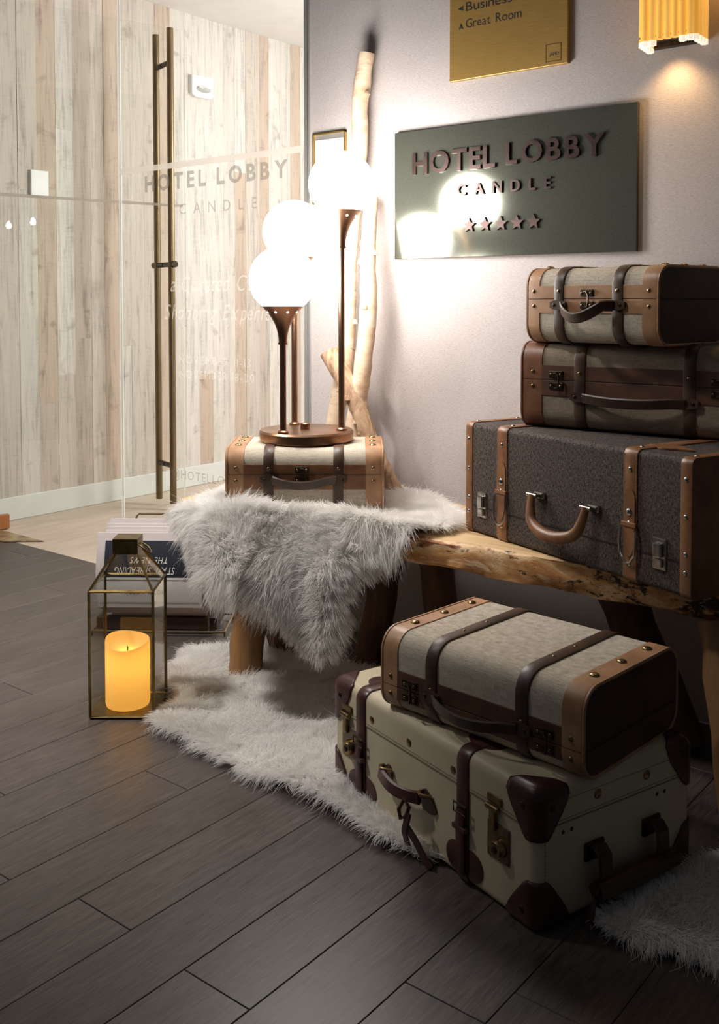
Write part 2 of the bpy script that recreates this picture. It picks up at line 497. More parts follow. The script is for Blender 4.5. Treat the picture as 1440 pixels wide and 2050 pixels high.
class MB:
    def __init__(self):
        self.v, self.f, self.mi = [], [], []

    def add(self, vs, fs, mi=0):
        o = len(self.v)
        self.v += [tuple(p) for p in vs]
        self.f += [tuple(i + o for i in q) for q in fs]
        self.mi += [mi] * len(fs)
        return self

    def box(self, x0, x1, y0, y1, z0, z1, mi=0):
        return self.add([(x0, y0, z0), (x1, y0, z0), (x1, y1, z0), (x0, y1, z0), (x0, y0, z1), (x1, y0, z1), (x1, y1, z1), (x0, y1, z1)],
                        [(0, 3, 2, 1), (4, 5, 6, 7), (0, 1, 5, 4), (1, 2, 6, 5), (2, 3, 7, 6), (3, 0, 4, 7)], mi)

    def hexa(self, p, mi=0):        # 8 corner points, bottom ring then top ring
        return self.add(p, [(0, 3, 2, 1), (4, 5, 6, 7), (0, 1, 5, 4), (1, 2, 6, 5), (2, 3, 7, 6), (3, 0, 4, 7)], mi)

    def loft(self, rings, caps=True, closed=True, mi=0, cap_mi=None):
        n = len(rings[0])
        vs = [p for r in rings for p in r]
        fs = []
        for i in range(len(rings) - 1):
            for j in range(n if closed else n - 1):
                k = (j + 1) % n
                fs.append((i * n + j, i * n + k, (i + 1) * n + k, (i + 1) * n + j))
        self.add(vs, fs, mi)
        if caps:
            self.add(rings[0], [tuple(range(n))[::-1]], mi if cap_mi is None else cap_mi)
            self.add(rings[-1], [tuple(range(n))], mi if cap_mi is None else cap_mi)
        return self

    def lathe(self, prof, n=24, c=(0, 0, 0), caps=True, mi=0):
        rings = []
        for r, z in prof:
            rings.append([(c[0] + r * math.cos(2 * PI * j / n), c[1] + r * math.sin(2 * PI * j / n), c[2] + z) for j in range(n)])
        return self.loft(rings, caps, True, mi)

    def tube(self, path, r, n=8, caps=True, mi=0, jit=None, cap_mi=None, closed=False):
        pts = [Vector(p) for p in path]
        m = len(pts)
        rr = r if hasattr(r, '__len__') else [r] * m
        rings = []
        up = None
        for i, p in enumerate(pts):
            if closed:
                d = (pts[(i + 1) % m] - pts[i - 1]).normalized()
            else:
                d = (pts[min(i + 1, m - 1)] - pts[max(i - 1, 0)]).normalized()
            if up is None:
                a = Vector((0, 0, 1)) if abs(d.z) < 0.9 else Vector((1, 0, 0))
                up = (a - d * a.dot(d)).normalized()
            else:
                up = (up - d * up.dot(d)).normalized()
            s = d.cross(up)
            ring = []
            for j in range(n):
                q = 2 * PI * j / n
                k = rr[i] * (1 if jit is None else jit(i, j))
                ring.append(tuple(p + (up * math.cos(q) + s * math.sin(q)) * k))
            rings.append(ring)
        if closed:
            rings.append(rings[0])
            caps = False
        return self.loft(rings, caps, True, mi, cap_mi)

    def ribbon(self, path, w, t, wdir):
        # flat strip along path; wdir = direction of its width
        pts = [Vector(p) for p in path]
        rings = []
        for i, p in enumerate(pts):
            d = (pts[min(i + 1, len(pts) - 1)] - pts[max(i - 1, 0)]).normalized()
            wd = Vector(wdir[i] if isinstance(wdir, list) else wdir)
            wd = (wd - d * wd.dot(d)).normalized()
            nn = d.cross(wd)
            a, b = wd * (w / 2), nn * (t / 2)
            c = 0.8
            rings.append([tuple(p + a * c + b), tuple(p + a), tuple(p + a * c - b), tuple(p - a * c - b), tuple(p - a), tuple(p - a * c + b)])
        return self.loft(rings)

    def disc(self, c, r, h, axis='z', n=16, sx=1.0):
        # low dome / disc rising h along +axis (or -y for 'f')
        rings = []
        for q, zz in ((1.0, 0.0), (1.0, 0.55), (0.8, 0.9), (0.0001, 1.0)):
            ring = []
            for j in range(n):
                a = 2 * PI * j / n
                u, v, w = r * q * math.cos(a) * sx, r * q * math.sin(a), h * zz
                if axis == 'z':
                    ring.append((c[0] + u, c[1] + v, c[2] + w))
                elif axis == 'f':
                    ring.append((c[0] + u, c[1] - w, c[2] + v))
                else:
                    ring.append((c[0] + w, c[1] + u, c[2] + v))
            rings.append(ring)
        return self.loft(rings)

    def build(self, name, mat, parent=None, smooth=True, ang=38, loc=None, bev=0, seg=2):
        me = bpy.data.meshes.new(name)
        me.from_pydata(self.v, [], self.f)
        mats = mat if isinstance(mat, list) else [mat]
        for m in mats:
            me.materials.append(m)
        if len(mats) > 1:
            me.polygons.foreach_set('material_index', self.mi)
        me.validate()
        bm_fix(me)
        if smooth:
            me.polygons.foreach_set('use_smooth', [True] * len(me.polygons))
            me.set_sharp_from_angle(angle=rad(ang))
        o = bpy.data.objects.new(name, me)
        COL.objects.link(o)
        if parent is not None:
            o.parent = parent
        if loc is not None:
            o.location = loc
        if bev:
            b = o.modifiers.new('bevel', 'BEVEL')
            b.width, b.segments, b.limit_method, b.angle_limit = bev, seg, 'ANGLE', rad(40)
        return o


def bm_fix(me):
    import bmesh
    b = bmesh.new()
    b.from_mesh(me)
    bmesh.ops.remove_doubles(b, verts=b.verts, dist=1e-6)
    bmesh.ops.recalc_face_normals(b, faces=b.faces)
    b.to_mesh(me)
    b.free()


def tag(o, label=None, cat=None, group=None, kind=None):
    if label:
        o['label'] = label
    if cat:
        o['category'] = cat
    if group:
        o['group'] = group
    if kind:
        o['kind'] = kind
    return o


def thing(name, label, cat, loc=(0, 0, 0), rz=0.0, group=None):
    o = bpy.data.objects.new(name, None)
    o.empty_display_size = 0.1
    COL.objects.link(o)
    o.location = loc
    o.rotation_euler = (0, 0, rz)
    return tag(o, label, cat, group)


def share(name, me, parent, loc, rot=(0, 0, 0), scale=(1, 1, 1)):
    o = bpy.data.objects.new(name, me)
    COL.objects.link(o)
    o.parent = parent
    o.location, o.rotation_euler, o.scale = loc, rot, scale
    return o


FRONT, END, TOP = (rad(90), 0, 0), (0, rad(90), 0), (0, 0, 0)
_stud_cache = {}


def stud(parent, loc, rot, r, mat, name='stud', h=0.55):
    key = (round(r, 4), mat.name, h)
    if key not in _stud_cache:
        mb = MB()
        n = 12
        rings = []
        for q in range(5):
            a = q / 4 * PI / 2
            rings.append([(r * math.cos(a) * math.cos(2 * PI * j / n) + 0, r * math.cos(a) * math.sin(2 * PI * j / n), r * h * math.sin(a)) for j in range(n)])
        rings[-1] = [(0.0001 * math.cos(2 * PI * j / n), 0.0001 * math.sin(2 * PI * j / n), r * h) for j in range(n)]
        mb.loft(rings, caps=False)
        o = mb.build(name, mat, parent)
        o.location, o.rotation_euler = loc, rot
        _stud_cache[key] = o.data
        return o
    return share(name, _stud_cache[key], parent, loc, rot)


_glyphs = {}


def glyph(ch, size, ext=0.0, bold=0.0, shear=0.0, bevel=0.0):
    key = (ch, size, ext, bold, shear, bevel)
    if key not in _glyphs:
        cu = bpy.data.curves.new('glyph', 'FONT')
        cu.body, cu.size, cu.extrude, cu.offset, cu.shear, cu.bevel_depth = ch, size, ext, bold, shear, bevel
        cu.resolution_u = 3
        ob = bpy.data.objects.new('glyph', cu)
        COL.objects.link(ob)
        me = bpy.data.meshes.new_from_object(ob)
        bpy.data.objects.remove(ob)
        xs = [v.co.x for v in me.vertices]
        me['x0'], me['x1'] = (min(xs), max(xs)) if xs else (0.0, 0.0)
        _glyphs[key] = me
    return _glyphs[key]


def word_layout(s, size, track, **kw):
    x, out = 0.0, []
    for ch in s:
        if ch == ' ':
            x += size * 0.42
            continue
        me = glyph(ch, size, **kw)
        out.append((me, x - me['x0']))
        x += me['x1'] - me['x0'] + track
    return out, x - track


def letters(s, size, width, org, ux, uy, parent, mat, name='letter', joined=False, stretch=False, **kw):
    """Lay s out from org along ux so that it fills `width`; letters as separate parts, or joined into one part."""
    track = size * (0.07 if stretch else 0.12)
    lay, w = word_layout(s, size, track, **kw)
    if width and not stretch:
        gaps = max(1, len(s) - 1)
        track += (width - w) / gaps
        track = max(track, size * 0.03)
        lay, w = word_layout(s, size, track, **kw)
    k = (width / w) if width else 1.0
    ux, uy = Vector(ux).normalized(), Vector(uy).normalized()
    uz = ux.cross(uy)
    R = Matrix((ux * k, uy, uz)).transposed()
    mb = MB()
    wid = [q for q, w_ in enumerate(s.split(' ')) for _c in w_]
    prev = 0
    for (me, x), wn in zip(lay, wid):
        if joined and wn != prev:
            mb.build(name, mat, parent, smooth=False)
            mb, prev = MB(), wn
        p = Vector(org) + ux * (x * k)
        if joined:
            mb.add([tuple(p + R @ v.co) for v in me.vertices], [tuple(q.vertices) for q in me.polygons])
        else:
            m2 = me.copy()
            m2.transform(R.to_4x4())
            m2.materials.clear()
            m2.materials.append(mat)
            o = bpy.data.objects.new(name, m2)
            COL.objects.link(o)
            o.parent, o.location = parent, p
    if joined:
        return mb.build(name, mat, parent, smooth=False)


def arc(cy, cz, r, a0, a1, n=7):
    return [(cy + r * math.cos(rad(a0 + (a1 - a0) * i / n)), cz + r * math.sin(rad(a0 + (a1 - a0) * i / n))) for i in range(n + 1)]


def section(part, W, z0, z1, zs, r, off):
    """Cross section (y, z) of a rounded case: 'lid', 'body' or 'full'."""
    top = arc(W - r, z1 - r, r + off, 0, 90) + arc(r, z1 - r, r + off, 90, 180)
    bot = arc(r, z0 + r, r + off, 180, 270) + arc(W - r, z0 + r, r + off, 270, 360)
    if part == 'full':
        return top + bot
    if part == 'lid':
        return [(W + off, zs + 0.0008)] + top + [(-off, zs + 0.0008)]
    return [(-off, zs - 0.0008)] + bot + [(W + off, zs - 0.0008)]


def case_loft(part, stations, W, H, zs, r):
    return MB().loft([[(x, y, z) for y, z in section(part, W, 0, H, zs, r, off)] for x, off in stations])

# ------------------------------------------------------------------ the setting


WX, GY0, GY1, HY = 2.70, 2.393, 3.455, 4.585      # wall plane, glass panel, hinge line
CEIL = 2.93


def setting():
    fl = MB().box(-0.2, 2.70, -1.0, 5.3, -0.03, -0.012).build('floor', M['floor_gap'], smooth=False)
    tag(fl, 'dark grey-brown smoked oak plank floor of the lobby', 'floor', kind='structure')
    rnd = random.Random(7)
    fixed = {1: [1.128], 3: [1.14], 5: [1.092, 1.563], -1: [1.34], 7: [1.28], 12: [1.62]}
    for k in range(-9, 27):
        y0 = 0.9675 + 0.1585 * k
        xs = [-0.2]
        if k in fixed:
            js = [j for j in fixed[k]]
            if js[0] > 0.7:
                js = [js[0] - rnd.uniform(0.6, 0.9)] + js
            while js[-1] < 1.9:
                js.append(js[-1] + rnd.uniform(0.75, 1.15))
            xs += [j for j in js if 0 < j < 2.6]
        else:
            x = rnd.choice([0.1, 0.25, 0.4, 0.55])
            if -1 <= k <= 8:
                x = rnd.uniform(0.2, 0.6)
                xs += [x, x + 1.75 if x + 1.75 < 2.6 else 2.4]
            else:
                while x < 2.6:
                    xs.append(x)
                    x += rnd.uniform(0.8, 1.3)
        xs.append(2.70)
        for a, b in zip(xs[:-1], xs[1:]):
            g, c = 0.0007, 0.0010
            w = (b - a) / 2 - g
            h = 0.1585 / 2 - g
            mb = MB().hexa([(-w, -h, -0.012), (w, -h, -0.012), (w, h, -0.012), (-w, h, -0.012), (-w, -h, -c), (w, -h, -c), (w, h, -c), (-w, h, -c)])
            mb.f = [f for f in mb.f if f != (4, 5, 6, 7)]
            mb.mi = [0] * len(mb.f)
            mb.v += [(-w + c, -h + c, 0), (w - c, -h + c, 0), (w - c, h - c, 0), (-w + c, h - c, 0)]
            mb.f += [(8, 9, 10, 11), (4, 5, 9, 8), (5, 6, 10, 9), (6, 7, 11, 10), (7, 4, 8, 11)]
            mb.mi = [0] * len(mb.f)
            o = mb.build('plank', M['floor_plank'], fl, smooth=False)
            o.location = ((a + b) / 2, y0 + 0.1585 / 2, rnd.uniform(-0.0004, 0.0002))
    o = MB().box(2.70, 6.2, 1.2, 5.3, -0.03, -0.001).build('floor', M['light_floor'], smooth=False)
    tag(o, 'pale oak floor of the room beyond the glass', 'floor', kind='structure')
    o = MB().box(2.705, 6.2, 1.2, 5.3, CEIL, CEIL + 0.06).build('ceiling', M['plaster'], smooth=False)
    tag(o, 'white ceiling of the room beyond the glass', 'ceiling', kind='structure')
    o = MB().box(WX, WX + 0.12, -1.0, GY0 - 0.022, 0, 3.3).build('wall_right', M['wallpaper'], smooth=False)
    tag(o, 'lobby wall covered in grey woven wallpaper', 'wall', kind='structure')
    # plank wall
    wl = MB().box(0.6, 6.2, 4.735, 4.80, 0, CEIL).build('wall_far', M['paint'], smooth=False)
    tag(wl, 'wall of pale reclaimed vertical planks beyond the glass', 'wall', kind='structure')
    bx = [0.64, 0.76, 0.88, 1.0, 1.12, 1.24, 1.36, 1.48, 1.6, 1.72, 1.84, 1.96, 2.08, 2.2, 2.32, 2.44, 2.56, 2.68, 2.81, 2.93, 3.03, 3.145, 3.264, 3.377, 3.49, 3.583, 3.68, 3.77, 3.87, 3.955, 4.08, 4.193, 4.304, 4.418, 4.52, 4.62, 4.72, 4.85, 4.94, 5.05, 5.157, 5.26, 5.37, 5.49, 5.6, 5.72, 5.84, 5.96, 6.08, 6.2]
    sh = 13
    tone = {7: 0, 8: 1, 9: 4, 10: 1, 11: 4, 12: 2, 6: 4, 13: 0, 14: 4, 15: 4, 16: 2, 17: 0, 18: 3, 19: 2, 20: 3, 21: 0, 22: 2, 23: 4, 24: 1, 25: 3, 26: 0, 27: 2, 28: 3}
    cuts = {7: [1.75], 9: [2.1, 0.75], 11: [1.9], 12: [2.45], 13: [0.9], 15: [2.2], 17: [1.0], 19: [0.7, 2.1], 20: [1.35], 22: [2.0], 24: [1.1], 8: [0.6], 10: [0.95]}
    for i in range(len(bx) - 1):
        zs = [0.121] + sorted(cuts.get(i - sh, [])) + [CEIL]
        for q, (za, zb) in enumerate(zip(zs[:-1], zs[1:])):
            d = rnd.uniform(0, 0.003)
            w = (bx[i + 1] - bx[i]) / 2
            mb = MB().box(-w + 0.0004, w - 0.0004, -0.008, 0.014, -(zb - za) / 2, (zb - za) / 2 - 0.0004)
            tn = tone.get(i - sh, rnd.randrange(5))
            if q:
                tn = (tn + rnd.choice([0, 1, 4])) % 5
            mb.build('plank', M['tones'][tn], wl, smooth=False, loc=((bx[i] + bx[i + 1]) / 2, 4.722 - d, (za + zb) / 2))
    o = MB().box(0.6, 6.2, 4.700, 4.735, 0, 0.122).build('baseboard_far', M['paint'], smooth=False, bev=0.003)
    tag(o, 'white baseboard under the plank wall', 'baseboard', kind='structure')
    o = MB().box(6.2, 6.26, 1.2, 4.80, 0, CEIL).build('wall_back', M['plaster'], smooth=False)
    tag(o, 'plain white wall closing the room beyond the glass', 'wall', kind='structure')
    # aluminium channel at the end of the papered wall
    o = MB().box(WX - 0.006, WX + 0.02, GY0 - 0.022, GY0 - 0.012, 0, 3.0).box(WX - 0.006, WX - 0.001, GY0 - 0.014, GY0 + 0.004, 0, 3.0).box(
        WX + 0.016, WX + 0.022, GY0 - 0.014, GY0 + 0.004, 0, 3.0).build('trim_1', M['alu'], smooth=False)
    tag(o, 'slim aluminium channel holding the glass panel', 'trim', kind='structure')

    # fixed glass panel with frosted lettering
    gp = thing('window_1', 'fixed clear glass panel with frosted lettering', 'glass panel', (WX + 0.004, (GY0 + GY1) / 2, 0))
    gp['kind'] = 'structure'
    h = (GY1 - GY0) / 2
    MB().box(0, 0.010, -h, h - 0.006, 0.004, 2.92).build('pane', M['glass'], gp, smooth=False)
    MB().box(-0.0005, 0.0105, h - 0.006, h, 0.004, 2.92).build('pane_edge_gleam', M['edge_gleam'], gp, smooth=False)  # pale strip paints the bright line along the pane's edge
    yc = (GY0 + GY1) / 2
    MB().box(-0.0008, -0.0003, -h + 0.002, h - 0.008, 1.690, 1.714).build('frosted_band', M['film'], gp, smooth=False)

    def glasstext(s, y, wd, z, size, mat, nm='lettering', **kw):
        letters(s, size, wd, (-0.0006, y - yc, z), (0, -1, 0), (0, 0, 1), gp, mat, nm, joined=True, **kw)
    glasstext('HOTEL LOBBY', 3.285, 0.80, 1.609, 0.088, M['film_letter'], bold=0.003)
    glasstext('CANDLE', 3.073, 0.43, 1.503, 0.062, M['film_grey'])
    glasstext('a Curated Candle', 3.130, 0.62, 1.195, 0.088, M['film_faint'], shear=0.3, stretch=True)
    glasstext('Shopping Experience', 3.165, 0.70, 1.083, 0.088, M['film_faint'], shear=0.3, stretch=True)
    glasstext('NOVEMBER 11-13', 3.080, 0.40, 0.905, 0.046, M['film_faint'])
    glasstext('NOVEMBER 18-20', 3.080, 0.42, 0.848, 0.046, M['film_faint'])
    glasstext('@HOTELLOBBYCANDLE', 3.130, 0.64, 0.438, 0.050, M['film_grey'])

    # open glass door
    hx, ex = Vector((2.70, HY, 0)), Vector((3.809, 4.298, 0))
    ln = (ex - hx).length
    ang = math.atan2(ex.y - hx.y, ex.x - hx.x)
    d = thing('door_1', 'open clear glass door with long antique brass pulls', 'glass door', hx, ang)
    d['kind'] = 'structure'
    MB().box(0.004, ln - 0.005, -0.006, 0.006, 0.010, 2.67).build('pane', M['glass_door'], d, smooth=False)
    MB().box(ln - 0.005, ln, -0.006, 0.006, 0.010, 2.67).build('pane_edge_gleam', M['edge_gleam'], d, smooth=False)
    MB().box(0.02, ln - 0.005, -0.0070, -0.0062, 1.685, 1.700).build('frosted_band', M['film'], d, smooth=False)
    hc = ln - 0.118
    for sgn in (-1, 1):
        y = sgn * 0.088
        MB().tube([(hc, y, 0.036), (hc, y, 2.645)], 0.0185, 14).build('pull_bar', M['pull'], d)
        for z in (0.245, 1.36, 2.46):
            s = MB().tube([(hc, 0.006 * sgn, z), (hc, y, z)], 0.0145, 10)
            if z == 1.36:
                s.tube([(hc, y + sgn * 0.012, z), (hc, y + sgn * 0.045, z)], 0.018, 12)
            s.build('standoff', M['dark_metal'], d)
    MB().box(0.0, 0.150, -0.016, 0.016, 0.004, 0.075).build('hinge_shoe', m_flat('shoe_copper', rgb(190, 128, 78), 0.4, 0.4), d, smooth=False, bev=0.002)
    o = MB().add([(2.665, 4.30, 0.0005), (2.79, 4.16, 0.0005), (2.80, 4.66, 0.0005), (2.665, 4.66, 0.0005), (2.665, 4.30, 0.003), (2.79, 4.16, 0.003), (2.80, 4.66, 0.003), (2.665, 4.66, 0.003)],
                 [(0, 3, 2, 1), (4, 5, 6, 7), (0, 1, 5, 4), (1, 2, 6, 5), (2, 3, 7, 6), (3, 0, 4, 7)]).build('trim_2', m_noise('mottled_brass_cover', [(0.35, rgb(120, 92, 70)), (0.6, rgb(190, 168, 124))], 14, rough=0.4, metal=0.3), smooth=False)
    tag(o, 'mottled brass floor cover plate at the door hinge', 'floor plate', kind='structure')


setting()

# ------------------------------------------------------------------ wall fittings


def wall_things():
    # light switch plate on the plank wall
    t = thing('switch_plate', 'blank white rectangular plate on the pale plank wall', 'switch', (3.150, 4.714, 1.79))
    MB().box(-0.054, 0.054, -0.022, 0, -0.068, 0.068).build('cover', M['plastic'], t, smooth=False, bev=0.003)
    MB().box(-0.05, 0.05, 0, 0.006, -0.064, 0.064).build('back_box', M['plastic'], t, smooth=False)
    # fire strobe
    t = thing('alarm_strobe', 'white fire alarm strobe with clear lens high on plank wall', 'alarm', (4.317, 4.714, 2.49))
    MB().loft([[(x, y, z) for x, z in ((-0.09, -0.05), (-0.06, -0.066), (0.06, -0.066), (0.09, -0.05), (0.09, 0.068), (-0.09, 0.068))] for y in (0.006, -0.034)]).build('housing', M['plastic'], t, smooth=False, bev=0.004)
    lens = MB()
    lens.loft([[(0.005 + 0.062 * s * math.cos(a), -0.034 - 0.022 * (1 - s * s), -0.012 + 0.022 * s * math.sin(a)) for a in [2 * PI * j / 16 for j in range(16)]] for s in (1, 0.85, 0.6, 0.3, 0.01)])
    lens.build('lens', M['clear'], t)
    MB().box(-0.045, 0.055, -0.052, -0.036, -0.008, 0.000).build('flash_tube', M['tube'], t, smooth=False)

    # HOTEL LOBBY CANDLE sign
    t = thing('bronze_sign', 'dark green bronze sign reading HOTEL LOBBY CANDLE with five stars', 'sign', (WX, 1.565, 1.294))
    X0 = -0.016
    MB().box(X0, 0.0, -0.421, 0.421, 0, 0.416).build('plate', M['sign_plate'], t, smooth=False, bev=0.0012)

    def st(s, yl, yr, z, size, **kw):
        letters(s, size, yl - yr, (X0 - 0.004, yl - 1.565, z - 1.294), (0, -1, 0), (0, 0, 1), t, M['sign_letter'], 'letter', **kw)
    st('HOTEL', 1.909, 1.598, 1.568, 0.0945, ext=0.004, bold=0.0022)
    st('LOBBY', 1.561, 1.239, 1.572, 0.0890, ext=0.004, bold=0.0022)
    st('CANDLE', 1.736, 1.407, 1.488, 0.0495, ext=0.003, bold=0.001)
    sv = []
    for i in range(10):
        r = 0.0235 if i % 2 == 0 else 0.0105
        a = PI / 2 + i * PI / 5
        sv.append((r * math.cos(a), r * math.sin(a)))
    for y in (1.691, 1.634, 1.577, 1.521, 1.464):
        mb = MB().loft([[(x, -u, w) for u, w in sv] for x in (0.0, -0.007)])
        mb.build('star', M['sign_letter'], t, smooth=False, loc=(X0, y - 1.565, 1.392 - 1.294))

    # brass directory sign
    t = thing('brass_directory', 'brushed gold directory plaque with arrows reading Great Room', 'sign', (WX, 1.5665, 1.849))
    yy = 1.5665
    MB().box(-0.014, 0, -0.2055, 0.2055, 0, 0.62).build('plate', M['brushed_gold'], t, smooth=False, bev=0.002)
    xt = -0.0146
    letters('Business Lounge', 0.040, 0.34, (xt, 1.711 - yy, 2.060 - 1.849), (0, -1, 0), (0, 0, 1), t, M['ink'], 'lettering', joined=True, stretch=True)
    letters('Great Room', 0.040, 0.197, (xt, 1.711 - yy, 2.008 - 1.849), (0, -1, 0), (0, 0, 1), t, M['ink'], 'lettering', joined=True, stretch=True)

    def arrow(y, z, a):
        pts = [(0.0, 0.011), (0.0085, -0.010), (0.0, -0.005), (-0.0085, -0.010)]
        ca, sa = math.cos(a), math.sin(a)
        MB().loft([[(xt + dx, y - yy - (p * ca - q * sa), z - 1.849 + (p * sa + q * ca)) for p, q in pts] for dx in (0, -0.0004)]).build('arrow', M['ink'], t, smooth=False)
    arrow(1.729, 2.071, PI / 2)
    arrow(1.729, 2.016, 0)
    fr = MB()
    y0, y1, z0, z1, w = 1.431 - yy, 1.381 - yy, 0.0115, 0.0625, 0.0011
    fr.box(xt - 0.0004, xt, y1, y0, z0, z0 + w).box(xt - 0.0004, xt, y1, y0, z1 - w, z1).box(xt - 0.0004, xt, y0 - w, y0, z0, z1).box(xt - 0.0004, xt, y1, y1 + w, z0, z1)
    fr.build('logo_square', M['ink'], t, smooth=False)
    letters('JAMES', 0.0135, 0.032, (xt, 1.4195 - yy, 0.0285), (0, -1, 0), (0, 0, 1), t, M['ink'], 'logo_lettering', joined=True)
    letters('NEW YORK', 0.0045, 0.018, (xt, 1.4060 - yy, 0.0215), (0, -1, 0), (0, 0, 1), t, M['ink'], 'logo_lettering', joined=True)

    # small framed notice behind the lamp
    t = thing('framed_notice', 'small gold framed white notice on the wall behind tall lamp globe', 'notice', (WX, 2.277, 1.50))
    MB().box(-0.004, 0, -0.070, 0.070, 0, 0.242).build('backing', M['alu'], t, smooth=False)
    MB().box(-0.006, -0.004, -0.066, 0.066, 0.004, 0.222).build('card', M['paper_white'], t, smooth=False)
    MB().box(-0.012, 0, -0.074, -0.069, 0, 0.245).box(-0.012, 0, 0.069, 0.074, 0, 0.245).box(-0.012, 0, -0.074, 0.074, 0.240, 0.245).box(-0.012, 0, -0.074, 0.074, -0.002, 0.003).build('frame', M['gold_frame'], t, smooth=False)
    letters('SCAN ME', 0.008, 0.05, (-0.0064, 0.022, 0.207), (0, -1, 0), (0, 0, 1), t, M['grey_ink'], 'lettering', joined=True)

    # sconce of fluted amber glass rods
    t = thing('wall_sconce', 'lit amber sconce of fluted glass rods at the top of the wall', 'lamp', (WX, 1.04, 1.835))
    MB().box(-0.022, 0, -0.075, 0.085, 0.012, 0.45).build('back_plate', M['dark_metal'], t, smooth=False)
    rods = []
    for i in range(4):
        rods.append((-0.025 - i * 0.022, 0.066 - 0.002 * i))
    for i in range(7):
        rods.append((-0.098, 0.050 - i * 0.0205))
    for i in range(4):
        rods.append((-0.093 + i * 0.022, -0.084))
    for q, (x, y) in enumerate(rods):
        MB().lathe([(0.0001, 0), (0.0099, 0.0), (0.0099, 0.44), (0.0001, 0.44)], 10, (x, y, 0.014), caps=False).build('glass_rod', M['amber'], t)
        if 6 <= q <= 8:
            continue
        star = MB()
        ring = []
        for j in range(12):
            r = 0.0105 if j % 2 == 0 else 0.006
            ring.append((x + r * math.cos(j * PI / 6), y + r * math.sin(j * PI / 6)))
        star.loft([[(p, q, z) for p, q in ring] for z in (0.0, 0.014)])
        star.build('rod_tip', M['rod_tip'], t, smooth=False)
    MB().box(-0.10, -0.02, -0.07, 0.066, 0.022, 0.027).build('bottom_bracket', M['steel'], t, smooth=False)
    ld = bpy.data.lights.new('sconce_bulb', 'SPOT')
    ld.energy, ld.color, ld.shadow_soft_size, ld.spot_size, ld.spot_blend = 3.0, (1.0, 0.62, 0.28), 0.02, rad(120), 0.8
    lo = bpy.data.objects.new('sconce_bulb', ld)
    COL.objects.link(lo)
    lo.parent = t
    lo.location = (-0.06, -0.005, 0.005)
    ld = bpy.data.lights.new('sconce_side_glow', 'POINT')
    ld.energy, ld.color, ld.shadow_soft_size = 0.5, (1.0, 0.5, 0.16), 0.02
    lo = bpy.data.objects.new('sconce_side_glow', ld)
    COL.objects.link(lo)
    lo.parent = t
    lo.location = (-0.06, -0.125, 0.22)


wall_things()

def chandelier():
    t = thing('candle_chandelier', 'two-arm candle chandelier mirrored in the open glass door', 'chandelier', (3.072, 2.338, CEIL))
    dx, dz = 0.083, 1.705 - CEIL
    MB().lathe([(0.0001, 0), (0.055, 0), (0.055, -0.012), (0.02, -0.03), (0.0001, -0.03)], 20, caps=False).build('ceiling_rose', M['pull'], t)
    MB().tube([(0, 0, -0.02), (0, 0, dz - 0.17)], 0.006, 8).build('stem', M['pull'], t)
    for sg, up in ((-1, 0.0), (1, 0.032)):
        x, y = sg * dx, -sg * 0.0135
        MB().tube([(0, 0, dz - 0.15), (x * 0.4, y * 0.4, dz - 0.185), (x * 0.85, y * 0.85, dz - 0.17 + up), (x, y, dz - 0.13 + up)], 0.005, 8).build('arm', M['pull'], t)
        MB().lathe([(0.0001, 0), (0.012, 0), (0.012, 0.1), (0.0001, 0.1)], 12, (x, y, dz - 0.13 + up), caps=False).build('candle_sleeve', M['plastic'], t)
        MB().lathe([(0.0001, 0), (0.011, 0.002), (0.0185, 0.018), (0.016, 0.034), (0.006, 0.052), (0.0001, 0.060)], 14, (x, y, dz - 0.03 + up), caps=False).build('bulb', m_emit('candle_bulb', (1.0, 0.93, 0.82, 1), 45.0), t)


chandelier()

# ------------------------------------------------------------------ bench


def edge_x(y):
    return float(np.interp(y, [-0.2, 1.2, 1.58, 1.75, 2.05, 2.25, 2.45, 2.6], [2.19, 2.19, 2.185, 2.10, 1.985, 1.99, 2.03, 2.05]))


